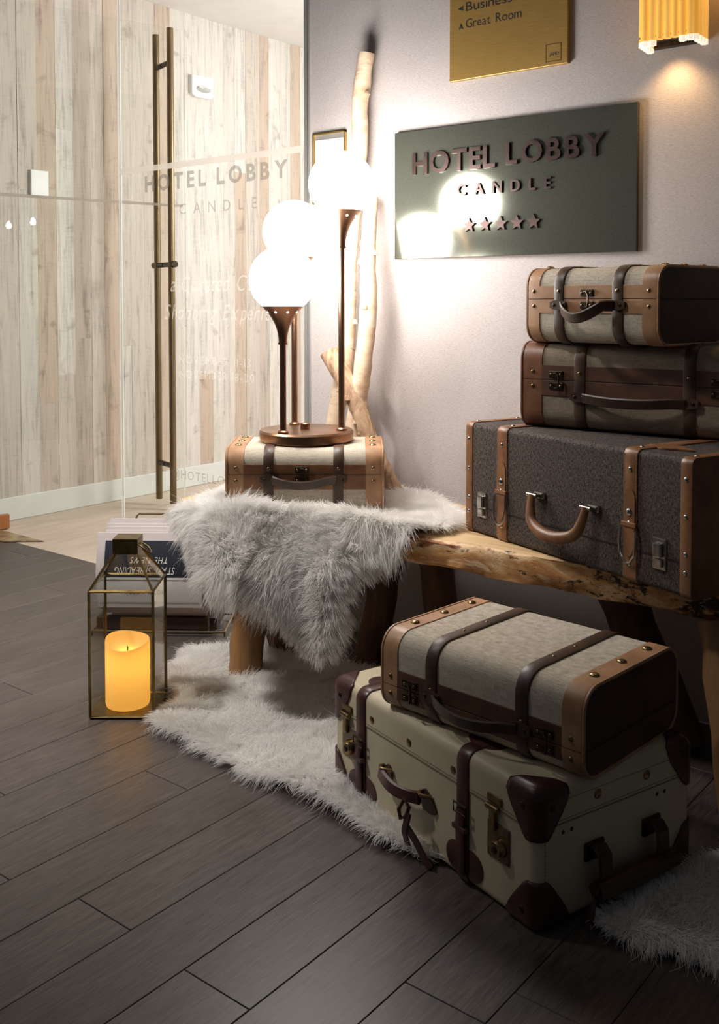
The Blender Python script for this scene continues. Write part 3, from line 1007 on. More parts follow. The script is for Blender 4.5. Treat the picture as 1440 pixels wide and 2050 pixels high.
def bench():
    t = thing('log_bench', 'live-edge slab bench with half stripped bark on splayed log legs', 'bench', (2.4, 1.3, 0))
    rnd = random.Random(3)
    ys = np.linspace(0.25, 2.44, 90)
    ph = [rnd.uniform(0, 6) for _ in range(8)]

    def wob(y, k):
        return 0.006 * math.sin(9 * y + ph[k]) + 0.004 * math.sin(23 * y + ph[k + 1]) + 0.002 * math.sin(61 * y + ph[k + 2])
    top, edge = MB(), MB()
    rt, re = [], []
    for y in ys:
        e = edge_x(y)
        end = max(0.0, (y - 2.2) / 0.24)
        bk = 2.62
        ee = min(e + 0.5 * max(0, y - 2.22), bk - 0.05) if y > 2.22 else e
        a = (ee + 0.012 + wob(y, 0), y, 0.520)
        pts_e = [a, (ee + 0.003 + wob(y, 1), y, 0.514), (ee + wob(y, 2) * 1.3, y, 0.490), (ee + 0.004 + wob(y, 3) * 1.3, y, 0.460), (ee + 0.014 + wob(y, 4), y, 0.446 + 0.4 * wob(y, 5))]
        re.append([(p[0] - 2.4, p[1] - 1.3, p[2]) for p in pts_e] + [(ee + 0.06 - 2.4, y - 1.3, 0.455), (ee + 0.06 - 2.4, y - 1.3, 0.515)])
        rt.append([(a[0] + 0.0005 - 2.4, y - 1.3, 0.520), (bk - 2.4, y - 1.3, 0.522), (bk - 2.4, y - 1.3, 0.448), (ee + 0.03 - 2.4, y - 1.3, 0.448)])
    top.loft(rt).build('seat_slab', M['bench_wood'], t, ang=50)
    edge.loft(re).build('bark_edge', M['bark_edge'], t, ang=60)

    def leg(a, b, ra, rb, mat, nm='leg', seed=0):
        r2 = random.Random(seed)
        jt = [[1 + r2.uniform(-0.05, 0.05) for _ in range(12)] for _ in range(9)]
        A, B = Vector(a), Vector(b)
        pts = [A.lerp(B, i / 8) + Vector((r2.uniform(-1, 1), r2.uniform(-1, 1), 0)) * 0.004 for i in range(9)]
        pts = [(p.x - 2.4, p.y - 1.3, p.z) for p in pts]
        MB().tube(pts, [ra + (rb - ra) * i / 8 for i in range(9)], 12, jit=lambda i, j: jt[i][j]).build(nm, mat, t, ang=60)
    leg((2.20, 2.13, 0.45), (2.12, 2.14, 0.0), 0.055, 0.050, M['leg_wood'], seed=1)
    leg((2.21, 0.735, 0.45), (2.06, 0.62, 0.0), 0.052, 0.048, M['leg_wood'], seed=2)
    leg((2.52, 1.15, 0.45), (2.52, 0.93, 0.0), 0.062, 0.060, M['dark_wood'], seed=3)
    leg((2.38, 2.36, 0.45), (2.40, 2.20, 0.0), 0.060, 0.062, M['dark_wood'], seed=4)
    leg((2.54, 1.74, 0.45), (2.50, 1.63, 0.0), 0.055, 0.050, M['dark_wood'], 'cross_brace', seed=5)
    leg((2.50, 1.86, 0.45), (2.46, 1.92, 0.0), 0.050, 0.050, M['dark_wood'], 'cross_brace', seed=6)

    # lamp cord running down the wall
    p = [(2.664, 1.90, 0.49), (2.672, 1.86, 0.40), (2.678, 1.80, 0.355), (2.680, 1.765, 0.325), (2.682, 1.755, 0.28), (2.684, 1.765, 0.20), (2.685, 1.78, 0.10), (2.68, 1.79, 0.012), (2.6, 1.86, 0.006)]
    o = MB().tube(p, 0.0045, 8).build('power_cord', M['cord'])
    tag(o, 'black lamp cord hanging down the wall under the bench', 'cord')


bench()

# ------------------------------------------------------------------ suitcases


def handle_strip(t, x0, x1, z0, bow, drop, mat, w=0.024, th=0.006, name='handle'):
    pts = []
    n = 16
    for i in range(n + 1):
        s = i / n
        k = math.sin(PI * s) ** 0.75
        pts.append((x0 + (x1 - x0) * s, -0.010 - bow * k, z0 - drop * (math.sin(PI * min(1, s * 1.15)) ** 0.9 if s < 0.87 else math.sin(PI * min(1, s * 1.15)) ** 0.9)))
    return MB().ribbon(pts, w, th, (0, -0.25, 1)).build(name, mat, t)


def vintage_case(name, label, origin, u, L, W, H, seam, cap, straps, latches, hz, leather, linen, band, bandm, hand=(0.03, 0.03), group=None, r=0.045, top_studs=3, closed_cap=True):
    rz = math.atan2(u[1], u[0])
    t = thing(name, label, 'suitcase', origin, rz, group)
    zs = H * seam
    for part, nm in (('lid', 'lid'), ('body', 'body')):
        case_loft(part, [(cap * 0.6, 0), (L - cap * 0.6, 0)], W, H, zs, r).build(nm, linen, t)
        for a, b in ((0, cap), (L, L - cap)):
            s = 1 if b > a else -1
            case_loft(part, [(a + s * 0.001, -0.004), (a + s * 0.004, 0.0012), (a + s * 0.010, 0.0022), (b - s * 0.001, 0.0022), (b, 0.0008)], W, H, zs, r).build('end_cap', leather, t)
    for a, s in ((0.0, -1), (L, 1)):
        case_loft('full', [(a - s * 0.004, -0.0055), (a + s * 0.0012, -0.0055)], W, H, zs, r).build('end_panel', M['end_panel'], t)
        ring = [(a, y, z) for y, z in section('full', W, 0, H, zs, r, -0.001)]
        MB().tube(ring, 0.0042, 6, closed=True).build('piping', leather, t)
    # front band, one strip each side of the seam
    b0, b1 = band
    MB().box(cap - 0.002, L - cap + 0.002, -0.0022, 0.004, zs + 0.001, b1).build('front_band', bandm, t, smooth=False, bev=0.0008)
    MB().box(cap - 0.002, L - cap + 0.002, -0.0022, 0.004, b0, zs - 0.001).build('front_band', bandm, t, smooth=False, bev=0.0008)
    MB().box(0.004, L - 0.004, -0.0012, 0.0, zs - 0.0012, zs + 0.0012).build('seam', M['black_tape'], t, smooth=False)
    for x in straps:
        w = 0.0145
        case_loft('full', [(x - w, 0.0), (x - w, 0.0036), (x - w + 0.002, 0.0046), (x + w - 0.002, 0.0046), (x + w, 0.0036), (x + w, 0.0)], W, H, zs, r).build('strap', M['strap'], t)
        stud(t, (x, -0.0046, min(b1 - 0.012, zs + 0.020)), FRONT, 0.0052, M['brass_stud'], 'rivet')
        for yy in (0.30, 0.52):
            stud(t, (x, W * yy, H + 0.0046), TOP, 0.004, M['brass_stud'], 'rivet')
    # handle plates, handle
    for x in straps:
        MB().loft([[(x + px, y, hz + pz) for px, pz in [(0.026 * math.cos(a) if abs(math.cos(a)) < 0.75 else math.copysign(0.024, math.cos(a)), 0.013 * math.sin(a)) for a in [2 * PI * j / 20 for j in range(20)]]] for y in (-0.004, -0.0095)]).build('handle_plate', M['strap'], t)
        for dx in (-0.011, 0.011):
            stud(t, (x + dx, -0.0095, hz), FRONT, 0.0045, M['dark_metal'], 'rivet')
    handle_strip(t, straps[0] + 0.012, straps[1] - 0.008, hz - 0.002, hand[0], hand[1], M['strap'], 0.027)
    for a in (-0.0046, L + 0.0044):
        MB().box(a - 0.0003, a + 0.0005, 0.012, W - 0.012, zs - 0.0012, zs + 0.0012).build('seam', M['black_tape'], t, smooth=False)
    # studs
    for xc in (cap * 0.55, L - cap * 0.55):
        for z in (zs + 0.020, zs - 0.018):
            stud(t, (xc, -0.0022, z), FRONT, 0.0055, M['brass_stud'])
        for k in range(top_studs):
            stud(t, (xc, W * (0.22 + 0.56 * k / max(1, top_studs - 1)), H + 0.0022), TOP, 0.0105, M['brass_stud'])
    # loop latches
    for x in latches:
        la = MB().box(x - 0.020, x + 0.020, -0.0062, -0.002, zs + 0.006, zs + 0.024).box(x - 0.020, x + 0.020, -0.0062, -0.002, zs - 0.024, zs - 0.006)
        o = la.build('latch', M['dark_metal'], t, smooth=False, bev=0.003)
        pts = [(x - 0.004, -0.010, zs + 0.018), (x + 0.006, -0.015, zs + 0.019), (x + 0.013, -0.017, zs + 0.010), (x + 0.014, -0.018, zs - 0.006), (x + 0.010, -0.016, zs - 0.018), (x - 0.002, -0.010, zs - 0.020)]
        MB().tube(pts, 0.0024, 6).build('latch_loop', M['dark_metal'], o)
        for dx, dz in ((-0.013, 0.015), (0.013, 0.015), (-0.013, -0.015), (0.013, -0.015)):
            stud(o, (x + dx, -0.0062, zs + dz), FRONT, 0.0034, M['brass_stud'], 'rivet')
    return t


SUIT = 'vintage linen suitcases with leather straps'
S1 = vintage_case('linen_suitcase', 'small linen suitcase with tan caps under the three-globe lamp', (1.9998, 2.0801, 0.545), (0.6225, -0.7826), 0.45, 0.31, 0.184, 0.60, 0.05,
                  (0.121, 0.322), (0.217,), 0.098, M['tan'], M['linen'], (0.068, 0.140), M['cognac'], (0.022, 0.012), SUIT)
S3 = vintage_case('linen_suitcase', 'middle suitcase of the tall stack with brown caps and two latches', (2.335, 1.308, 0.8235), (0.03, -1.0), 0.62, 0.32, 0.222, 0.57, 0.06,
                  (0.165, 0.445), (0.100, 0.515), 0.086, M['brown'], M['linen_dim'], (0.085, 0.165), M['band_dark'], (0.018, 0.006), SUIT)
S4 = vintage_case('linen_suitcase', 'topmost suitcase of the tall stack with tan front band', (2.328, 1.289, 1.048), (-0.181, -0.983), 0.388, 0.30, 0.190, 0.585, 0.042,
                  (0.104, 0.279), (0.190,), 0.096, M['tan'], M['linen'], (0.075, 0.145), M['tan'], (0.036, 0.030), SUIT)
S5 = vintage_case('linen_suitcase', 'linen suitcase with tan caps resting on the cream trunk', (1.7148, 1.300, 0.2655), (-0.1, -0.995), 0.502, 0.362, 0.174, 0.34, 0.046,
                  (0.140, 0.367), (0.082, 0.420), 0.066, M['tan'], M['linen'], (0.032, 0.096), M['band_dark'], (0.028, 0.010), SUIT)


def tweed_case():
    L, W, H, zs, r = 0.772, 0.34, 0.2995, 0.075, 0.014
    t = thing('tweed_suitcase', 'large dark tweed suitcase with brown leather trim at the stack bottom', 'suitcase', (2.334, 1.477, 0.522), math.atan2(-0.939, -0.345))
    for part in ('lid', 'body'):
        case_loft(part, [(0, -0.006), (0.004, 0), (L - 0.004, 0), (L, -0.006)], W, H, zs, r).build(part, M['tweed'], t)
    MB().box(0.004, L - 0.004, -0.0012, 0.0, zs - 0.0018, zs + 0.0018).build('seam', M['black_tape'], t, smooth=False)

    def wrap(x0, x1, off, nm):
        return case_loft('full', [(x0, 0), (x0, off), (x0 + 0.0015, off + 0.0008), (x1 - 0.0015, off + 0.0008), (x1, off), (x1, 0)], W, H, zs, r).build(nm, M['cognac'], t)
    for x0, x1 in ((-0.002, 0.026), (L - 0.028, L + 0.002)):
        wrap(x0, x1, 0.0018, 'edge_trim')
        xc = (x0 + x1) / 2
        for z in (0.255, 0.175, 0.095, 0.055):
            stud(t, (xc, -0.0026, z), FRONT, 0.0058, M['steel'])
        stud(t, (xc, 0.03, H + 0.0026), TOP, 0.0058, M['steel'])
        stud(t, (xc, 0.17, H + 0.0026), TOP, 0.0058, M['steel'])
    for x in (0.153, 0.602):
        wrap(x - 0.020, x + 0.020, 0.0024, 'strap')
        # pointed overlay with keeper and horseshoe buckle
        ov = [(x + px, pz) for px, pz in [(-0.017, zs + 0.02), (-0.017, 0.190)] + [(0.017 * math.cos(a), 0.190 + 0.022 * math.sin(a)) for a in [PI - PI * j / 8 for j in range(1, 8)]] + [(0.017, 0.190), (0.017, zs + 0.02)] + [(0.013 * math.cos(a), zs + 0.012 - 0.030 * math.sin(a)) for a in [PI * j / 8 for j in range(1, 8)]]]
        MB().loft([[(px, y, pz) for px, pz in ov] for y in (-0.0032, -0.0062)]).build('strap_tab', M['cognac'], t)
        MB().box(x - 0.022, x + 0.022, -0.0090, -0.003, zs + 0.050, zs + 0.061).build('keeper', M['cognac'], t, smooth=False, bev=0.002)
        bp = [(x - 0.021, -0.008, zs + 0.045), (x - 0.024, -0.010, zs + 0.018), (x - 0.021, -0.0115, zs - 0.012), (x - 0.010, -0.012, zs - 0.027), (x, -0.012, zs - 0.031), (x + 0.010, -0.012, zs - 0.027), (x + 0.021, -0.0115, zs - 0.012), (x + 0.024, -0.010, zs + 0.018), (x + 0.021, -0.008, zs + 0.045)]
        MB().tube(bp, 0.0032, 8).build('buckle', M['steel'], t)
        for z, rr in ((0.255, 0.0058), (0.158, 0.0095), (0.128 + 0.006, 0.0052), (0.040, 0.0058)):
            stud(t, (x, -0.0058 if 0.1 < z < 0.2 else -0.0032, z), FRONT, rr, M['steel'], 'stud')
        for sx in (-1, 1):
            th = MB()
            for k in range(36):
                z = 0.012 + k * 0.0078
                if zs - 0.035 < z < zs + 0.065:
                    continue
                th.box(x + sx * 0.0178 - 0.0006, x + sx * 0.0178 + 0.0006, -0.0038, -0.0030, z, z + 0.0045)
            tag(th.build('stitching', M['tan_thread'], t, smooth=False), kind='stuff')
        stud(t, (x, 0.035, H + 0.0032), TOP, 0.0055, M['steel'])
    # leather star-shaped tab on top of the second strap
    star = []
    for j in range(24):
        a = 2 * PI * j / 24
        rr = 0.052 + 0.012 * math.cos(4 * a)
        star.append((0.640 + rr * math.cos(a), 0.085 + 0.5 * rr * math.sin(a)))
    MB().loft([[(x, y, z) for x, y in star] for z in (H + 0.001, H + 0.0045)]).build('top_tab', M['cognac'], t)
    # handle with two metal mounts
    for x, s in ((0.292, -1), (0.480, 1)):
        MB().box(x - 0.006, x + 0.030, -0.010, 0.001, 0.139, 0.156).build('handle_mount', M['steel'], t, smooth=False, bev=0.003)
        MB().tube([(x - 0.017, -0.020, 0.147), (x + 0.017, -0.020, 0.147)], 0.0055, 10).build('hinge_pin', M['steel'], t)
    hp, hr = [], []
    for i in range(25):
        s = i / 24
        if s < 0.25:
            k = s / 0.25
            p = (0.292 + 0.012 * k * k, -0.020 - 0.014 * k, 0.149 - 0.058 * k)
        elif s > 0.75:
            k = (1 - s) / 0.25
            p = (0.480 - 0.012 * k * k, -0.020 - 0.014 * k, 0.149 - 0.058 * k)
        else:
            k = (s - 0.25) / 0.5
            p = (0.304 + 0.164 * k, -0.034 - 0.010 * math.sin(PI * k), 0.091 - 0.028 * math.sin(PI * k) ** 0.6)
        hp.append(p)
        hr.append(0.0095 + 0.0065 * math.sin(PI * s) ** 1.5)
    MB().tube(hp, hr, 12).build('handle', M['cognac'], t)
    # latches
    for x in (0.070, 0.688):
        o = MB().box(x - 0.019, x + 0.019, -0.0045, 0.001, zs - 0.028, zs + 0.042).build('latch', M['steel'], t, smooth=False, bev=0.006)
        MB().box(x - 0.011, x + 0.011, -0.013, -0.004, zs + 0.000, zs + 0.032).build('latch_lever', M['steel'], o, smooth=False, bev=0.003)
        MB().box(x - 0.012, x + 0.012, -0.010, -0.004, zs - 0.022, zs - 0.003).build('latch_catch', M['steel'], o, smooth=False, bev=0.003)


tweed_case()


def cream_trunk():
    L, W, H, zs, r = 0.690, 0.432, 0.2645, 0.192, 0.022
    t = thing('cream_trunk', 'large cream trunk with burgundy leather corners lying on the floor', 'trunk', (1.797, 1.508, 0.0008), math.atan2(-0.952, -0.307))

    def rounded(p, off):
        q = Vector((min(max(p[0], r), L - r), min(max(p[1], r), W - r), min(max(p[2], r), H - r)))
        d = Vector(p) - q
        if d.length < 1e-9:
            return p
        return tuple(q + d.normalized() * (r + off))

    def shell(z0, z1, off, nm):
        mb = MB()
        nx, ny = [0, r * 0.3, r, L - r, L - r * 0.3, L], [0, r * 0.3, r, W - r, W - r * 0.3, W]

        def grid(l):
            a = [l * 0 + v for v in [0, 0.25 * r, 0.5 * r, 0.75 * r, r]]
            return a + [l / 2] + [l - v for v in reversed(a)]
        gx, gy = grid(L), grid(W)
        loop = [(x, 0) for x in gx] + [(L, y) for y in gy[1:]] + [(x, W) for x in reversed(gx[:-1])] + [(0, y) for y in reversed(gy[1:-1])]
        zz = [z for z in grid(H) if z0 < z < z1]
        zz = [z0] + zz + [z1]
        rings = [[rounded((x, y, z), off) for x, y in loop] for z in zz]
        n = len(loop)
        mb.loft(rings, caps=False)
        for z, flip in ((z0, True), (z1, False)):
            vs = [rounded((x, y, z), off) for y in gy for x in gx]
            m = len(gx)
            mb.add(vs, [(j * m + i, j * m + i + 1, (j + 1) * m + i + 1, (j + 1) * m + i) for j in range(len(gy) - 1) for i in range(m - 1)])
        return mb.build(nm, M['cream'], t, ang=50)
    shell(0, zs, 0.0, 'body')
    shell(zs + 0.001, H, 0.0014, 'lid')
    # seam line round the lid, with its stitching
    MB().box(r, L - r, -0.0020, 0.001, zs - 0.0012, zs + 0.0014).build('seam', M['cream_thread'], t, smooth=False)
    MB().box(L - 0.001, L + 0.0020, r, W - r, zs - 0.0012, zs + 0.0014).build('seam', M['cream_thread'], t, smooth=False)
    stt = MB()
    for k in range(118):
        x = r + k * 0.0055
        stt.box(x, x + 0.0034, -0.0022, -0.0008, zs + 0.0058, zs + 0.0068)
    for k in range(72):
        y = r + k * 0.0055
        stt.box(L + 0.0008, L + 0.0022, y, y + 0.0034, zs + 0.0058, zs + 0.0068)
        stt.box(L + 0.0008, L + 0.0022, y, y + 0.0034, H - 0.030, H - 0.029)
    for k in range(24):
        z = 0.03 + k * 0.0062
        stt.box(L + 0.0004, L + 0.0012, 0.020, 0.021, z, z + 0.0038)
    tag(stt.build('stitching', M['cream_thread'], t, smooth=False), kind='stuff')

    # leather corners
    def corner(sx, sy, sz):
        c = Vector((L if sx > 0 else 0, W if sy > 0 else 0, H if sz > 0 else 0))
        ex, ey, ez = Vector((-sx, 0, 0)), Vector((0, -sy, 0)), Vector((0, 0, -sz))
        mb = MB()
        n = 10
        for (e1, a, e2, b, shp) in ((ex, 0.078, ey, 0.078, 0), (ex, 0.078, ez, 0.094, 1), (ey, 0.078, ez, 0.094, 1)):
            outer, inner = [], []
            vs, fs = [], []
            for i in range(n + 1):
                s = i / n
                if shp == 0:
                    tm = b * (1 - 0.93 * s)
                else:
                    # shield: wide at the rim, drawn in to a flat tongue at the vertical edge
                    tm = b * (1.0 if s < 0.34 else 1 - 0.72 * (s - 0.34) / 0.66)
                    tm *= 1 - max(0, s - 0.88) * 2.2
                for j in range(n + 1):
                    p = c + e1 * (a * s) + e2 * (tm * j / n)
                    vs.append(rounded(p, 0.0048))
            for i in range(n):
                for j in range(n):
                    k = i * (n + 1) + j
                    fs.append((k, k + 1, k + n + 2, k + n + 1))
            mb.add(vs, fs)
        o = mb.build('leather_corner', M['burgundy'], t, ang=70)
        so = o.modifiers.new('thick', 'SOLIDIFY')
        so.thickness, so.offset = 0.0042, -1
        zz = H - 0.035 if sz > 0 else 0.035
        if sy < 0:
            stud(o, (c.x - sx * 0.034, -0.0052, zz), FRONT, 0.0075, M['dark_metal'], 'rivet', 0.3)
        if sx > 0:
            yy = 0.034 if sy < 0 else W - 0.034
            stud(o, (L + 0.0052, yy, zz), END, 0.0075, M['dark_metal'], 'rivet', 0.3)
    for sx in (-1, 1):
        for sy in (-1, 1):
            for sz in (-1, 1):
                corner(sx, sy, sz)

    def lobed(x, z, rx, rz_, nm='leather_patch'):
        mb = MB()
        for cx in (-1, 1):
            mb.disc((x + cx * rx, -0.0008, z), rz_, 0.0030, 'f', 18, 1.0)
        mb.box(x - rx, x + rx, -0.0036, -0.0004, z - rz_ * 0.7, z + rz_ * 0.7)
        return mb.build(nm, M['burgundy'], t)
    # straps over the lid, buckles, patches
    for x in (0.121, 0.484):
        w = 0.017
        case_loft('full', [(x - w, 0.0), (x - w, 0.0044), (x - w + 0.003, 0.0056), (x + w - 0.003, 0.0056), (x + w, 0.0044), (x + w, 0.0)], W, H, zs, r).build('strap', M['burgundy'], t)
        lobed(x + 0.004, 0.045, 0.026, 0.030)
        MB().disc((x - 0.006, 0.070, H + 0.0005), 0.036, 0.0035, 'z', 20, 1.3).build('leather_patch', M['burgundy'], t)
        MB().ribbon([(x, -0.0085, 0.150), (x, -0.012, 0.120), (x + 0.001, -0.011, 0.085), (x + 0.002, -0.010, 0.022)], 0.026, 0.004, (1, 0, 0)).build('strap_tongue', M['burgundy'], t)
        MB().tube([(x - 0.019, -0.011, 0.142), (x + 0.019, -0.011, 0.142), (x + 0.019, -0.011, 0.160), (x - 0.019, -0.011, 0.160)], 0.0022, 6, closed=True).build('buckle', M['dark_metal'], t)
        MB().box(x - 0.020, x + 0.020, -0.0155, -0.005, 0.108, 0.118).build('keeper', M['burgundy'], t, smooth=False, bev=0.002)
    # rivets along the lid
    for x in (0.163, 0.303, 0.452):
        stud(t, (x, -0.0018, 0.215), FRONT, 0.0088, M['brass_stud'], 'rivet', 0.25)
    for y in (0.155, 0.292):
        stud(t, (L + 0.0018, y, 0.222), END, 0.0098, M['brass_stud'], 'rivet', 0.25)
    for y in (0.066, 0.088, 0.325, 0.347):
        stud(t, (L + 0.0006, y, 0.174), END, 0.0042, M['dark_metal'], 'rivet', 0.25)

    # front handle
    for x, s in ((0.226, -1), (0.366, 1)):
        mb = MB()
        mb.loft([[(x + 0.034 * math.cos(a) * (1.0 if math.cos(a) * s > 0 else 0.5), y, 0.116 + (0.022 - 0.006 * math.cos(a) * s) * math.sin(a) - 0.012 * max(0, math.cos(a) * s)) for a in [2 * PI * j / 20 for j in range(20)]] for y in (0.0, -0.004)])
        mb.build('handle_patch', M['burgundy'], t)
        MB().tube([(x - 0.012, -0.004, 0.132), (x - 0.009, -0.016, 0.134), (x + 0.004, -0.022, 0.134), (x + 0.015, -0.014, 0.133), (x + 0.017, -0.004, 0.131)], 0.0042, 8).build('handle_loop', M['brass_stud'], t)
    pts = [(0.222 + 0.140 * s, -0.018 - 0.013 * math.sin(PI * s), 0.123 - 0.006 * math.sin(PI * s)) for s in [i / 14 for i in range(15)]]
    MB().ribbon(pts, 0.027, 0.012, (0, 0.15, 1)).build('handle', M['burgundy'], t)
    # luggage strap hanging from the front handle
    MB().tube([(0.340, -0.040, 0.118), (0.336, -0.052, 0.100), (0.342, -0.052, 0.082), (0.354, -0.046, 0.090), (0.356, -0.040, 0.108)], 0.0045, 7, closed=True).build('tag_loop', M['burgundy'], t)
    MB().ribbon([(0.360, -0.044, 0.098), (0.358, -0.048, 0.080), (0.348, -0.046, 0.055), (0.350, -0.038, 0.024)], 0.017, 0.005, (1, 0.1, 0)).build('tag_strap', M['burgundy'], t)
    MB().ribbon([(0.356, -0.044, 0.066), (0.380, -0.040, 0.046), (0.402, -0.034, 0.018), (0.416, -0.030, 0.004)], 0.020, 0.005, (0.4, 0, 1)).build('tag_strap', M['burgundy'], t)

    # end handle
    for y in (0.146, 0.306):
        mb = MB().box(L - 0.001, L + 0.006, y - 0.026, y + 0.026, 0.100, 0.136)
        mb.build('end_handle_plate', M['dark_metal'], t, smooth=False, bev=0.004)
        MB().ribbon([(L + 0.004, y, 0.128), (L + 0.018, y, 0.130), (L + 0.030, y, 0.118), (L + 0.032, y, 0.090), (L + 0.032, y, 0.058)], 0.036, 0.008, (0, 1, 0)).build('end_handle_arm', M['burgundy'], t)
    hp = [(L + 0.034, 0.118 + 0.222 * s, 0.060) for s in [i / 10 for i in range(11)]]
    MB().tube(hp, [0.017 + 0.004 * math.sin(PI * i / 10) for i in range(11)], 12).build('end_handle_grip', M['burgundy'], t)
    MB().ribbon([(L + 0.036, 0.128, 0.066), (L + 0.042, 0.110, 0.058), (L + 0.042, 0.098, 0.040), (L + 0.040, 0.096, 0.002)], 0.022, 0.006, (0, 0.5, 1)).build('end_handle_strap', M['burgundy'], t)

    # latches with lock knob
    for x in (0.055, 0.570):
        o = MB().box(x - 0.012, x + 0.050, -0.0040, 0.001, 0.094, 0.164).build('latch', M['latch_brass'], t, smooth=False, bev=0.003)
        MB().disc((x + 0.026, -0.004, 0.122), 0.0175, 0.016, 'f', 18).build('lock_knob', M['brass_stud'], o)
        MB().disc((x + 0.026, -0.0195, 0.122), 0.0075, 0.002, 'f', 12).build('keyhole', M['dark_metal'], o)
        MB().box(x - 0.002, x + 0.016, -0.010, -0.003, 0.150, 0.196).build('hasp', M['brass_stud'], o, smooth=False, bev=0.003)
        MB().tube([(x - 0.008, -0.008, 0.193), (x + 0.024, -0.008, 0.193)], 0.006, 10).build('hasp_hinge', M['brass_stud'], o)
        MB().box(x - 0.012, x + 0.030, -0.006, 0.0, 0.200, 0.216).build('hasp_plate', M['brass_stud'], o, smooth=False, bev=0.003)


cream_trunk()

# ------------------------------------------------------------------ globe lamp


def globe_lamp():
    cx, cy, cz = 2.275, 2.016, 0.7292
    t = thing('globe_lamp', 'three-globe copper table lamp with white lit globes', 'lamp', (cx, cy, cz))
    MB().lathe([(0.0001, 0), (0.136, 0), (0.142, 0.006), (0.143, 0.030), (0.139, 0.0355), (0.0001, 0.0358)], 64, caps=False).build('base', M['copper'], t, ang=30)
    MB().lathe([(0.0001, 0.035), (0.0145, 0.035), (0.0145, 0.052), (0.0125, 0.054), (0.0001, 0.054)], 20, (0.003, 0.008, 0), caps=False).build('switch_knob', M['copper'], t)
    for (px, py, gz) in ((2.163, 2.009, 1.218), (2.324, 1.918, 1.504), (2.337, 2.121, 1.372)):
        x, y = px - cx, py - cy
        g = gz - cz
        MB().lathe([(0.0001, 0.035), (0.0165, 0.035), (0.0165, 0.040), (0.0115, 0.044), (0.0001, 0.044)], 18, (x, y, 0), caps=False).build('collar', M['copper'], t)
        ft = g - 0.078
        MB().tube([(x, y, 0.038), (x, y, ft - 0.105)], 0.0095, 14).build('pole', M['copper'], t)
        prof = []
        for i in range(15):
            s = i / 14
            prof.append((0.0125 + 0.050 * s ** 2.3, ft - 0.112 + 0.112 * s))
        prof.append((0.0600, ft - 0.001))
        prof = [(0.0001, ft - 0.113), (0.0145, ft - 0.113), (0.0145, ft - 0.108)] + prof
        fn = MB().lathe(prof, 36, (x, y, 0), caps=False).build('funnel', M['copper'], t, ang=50)
        for k in range(8):
            a = 2 * PI * k / 8 + 0.28
            s = 1 - 0.018 / 0.112
            rr = 0.0125 + 0.050 * s ** 2.3 + 0.0003
            h = MB().disc((0, 0, 0), 0.0040, 0.0006, 'z', 10).build('light_hole', M['hole_light'], fn)
            h.location = (x + rr * math.cos(a), y + rr * math.sin(a), ft - 0.018)
            h.rotation_euler = Vector((math.cos(a), math.sin(a), -0.75)).to_track_quat('Z', 'Y').to_euler()
        R = 0.0985
        gp = []
        for i in range(25):
            a = -0.93 + (PI / 2 + 0.93) * i / 24
            gp.append((max(0.0001, R * math.cos(a)), g + R * math.sin(a)))
        MB().lathe(gp, 48, (x, y, 0), caps=False).build('globe', M['globe'], t)


globe_lamp()

# ------------------------------------------------------------------ branches


def branch(name, label, path, radii, mat, seed):
    r = random.Random(seed)
    P = [Vector(p) for p in path]
    pts, rr = [], []
    n = 34
    for i in range(n + 1):
        s = i / n * (len(P) - 1)
        k = min(int(s), len(P) - 2)
        f = s - k
        p0, p1, p2, p3 = P[max(k - 1, 0)], P[k], P[k + 1], P[min(k + 2, len(P) - 1)]
        q = 0.5 * ((2 * p1) + (p2 - p0) * f + (2 * p0 - 5 * p1 + 4 * p2 - p3) * f * f + (3 * p1 - p0 - 3 * p2 + p3) * f ** 3)
        pts.append(q)
        rr.append((radii[k] + (radii[k + 1] - radii[k]) * f) * r.uniform(0.96, 1.05))
    base = pts[0].copy()
    jt = [[r.uniform(0.94, 1.06) for _ in range(14)] for _ in range(n + 1)]
    MBo = MB().tube([tuple(p - base) for p in pts], rr, 14, jit=lambda i, j: jt[i][j], cap_mi=1)
    # knots
    for k in range(5):
        i = r.randrange(3, n - 2)
        a = r.uniform(0, 6.28)
        c = pts[i] - base + Vector((math.cos(a), math.sin(a), 0)) * rr[i] * 0.92
        MBo.lathe([(rr[i] * 0.42, -0.008), (rr[i] * 0.34, 0.004), (rr[i] * 0.2, 0.008), (0.0005, 0.006)], 9, tuple(c), caps=False)
    o = MBo.build(name, [mat, M['birch_cut']], ang=60)
    o.location = base
    return tag(o, label, 'branch')


branch('birch_branch', 'tall birch branch leaning on the wall behind the lamp', [(2.60, 2.20, 0.535), (2.60, 2.185, 0.70), (2.605, 2.135, 0.95), (2.61, 2.125, 1.15), (2.615, 2.12, 1.35), (2.64, 2.10, 1.66), (2.650, 2.105, 1.82), (2.656, 2.082, 1.982)], [0.030, 0.027, 0.030, 0.027, 0.026, 0.027, 0.028, 0.0265], M['birch'], 5)
branch('birch_branch', 'shorter thick birch branch beside the tall lamp pole', [(2.55, 2.06, 0.535), (2.56, 2.06, 0.72), (2.565, 2.028, 0.93), (2.585, 2.02, 1.12), (2.61, 2.04, 1.32), (2.64, 2.05, 1.50)], [0.029, 0.030, 0.029, 0.029, 0.026, 0.023], M['birch'], 9)
branch('driftwood_branch', 'weathered brown branch slanting low across the birch branches', [(2.57, 1.890, 0.53), (2.56, 1.95, 0.63), (2.55, 2.02, 0.78), (2.545, 2.075, 0.88), (2.54, 2.15, 0.985)], [0.030, 0.027, 0.028, 0.031, 0.032], M['bark'], 12)

# ------------------------------------------------------------------ lantern and candle


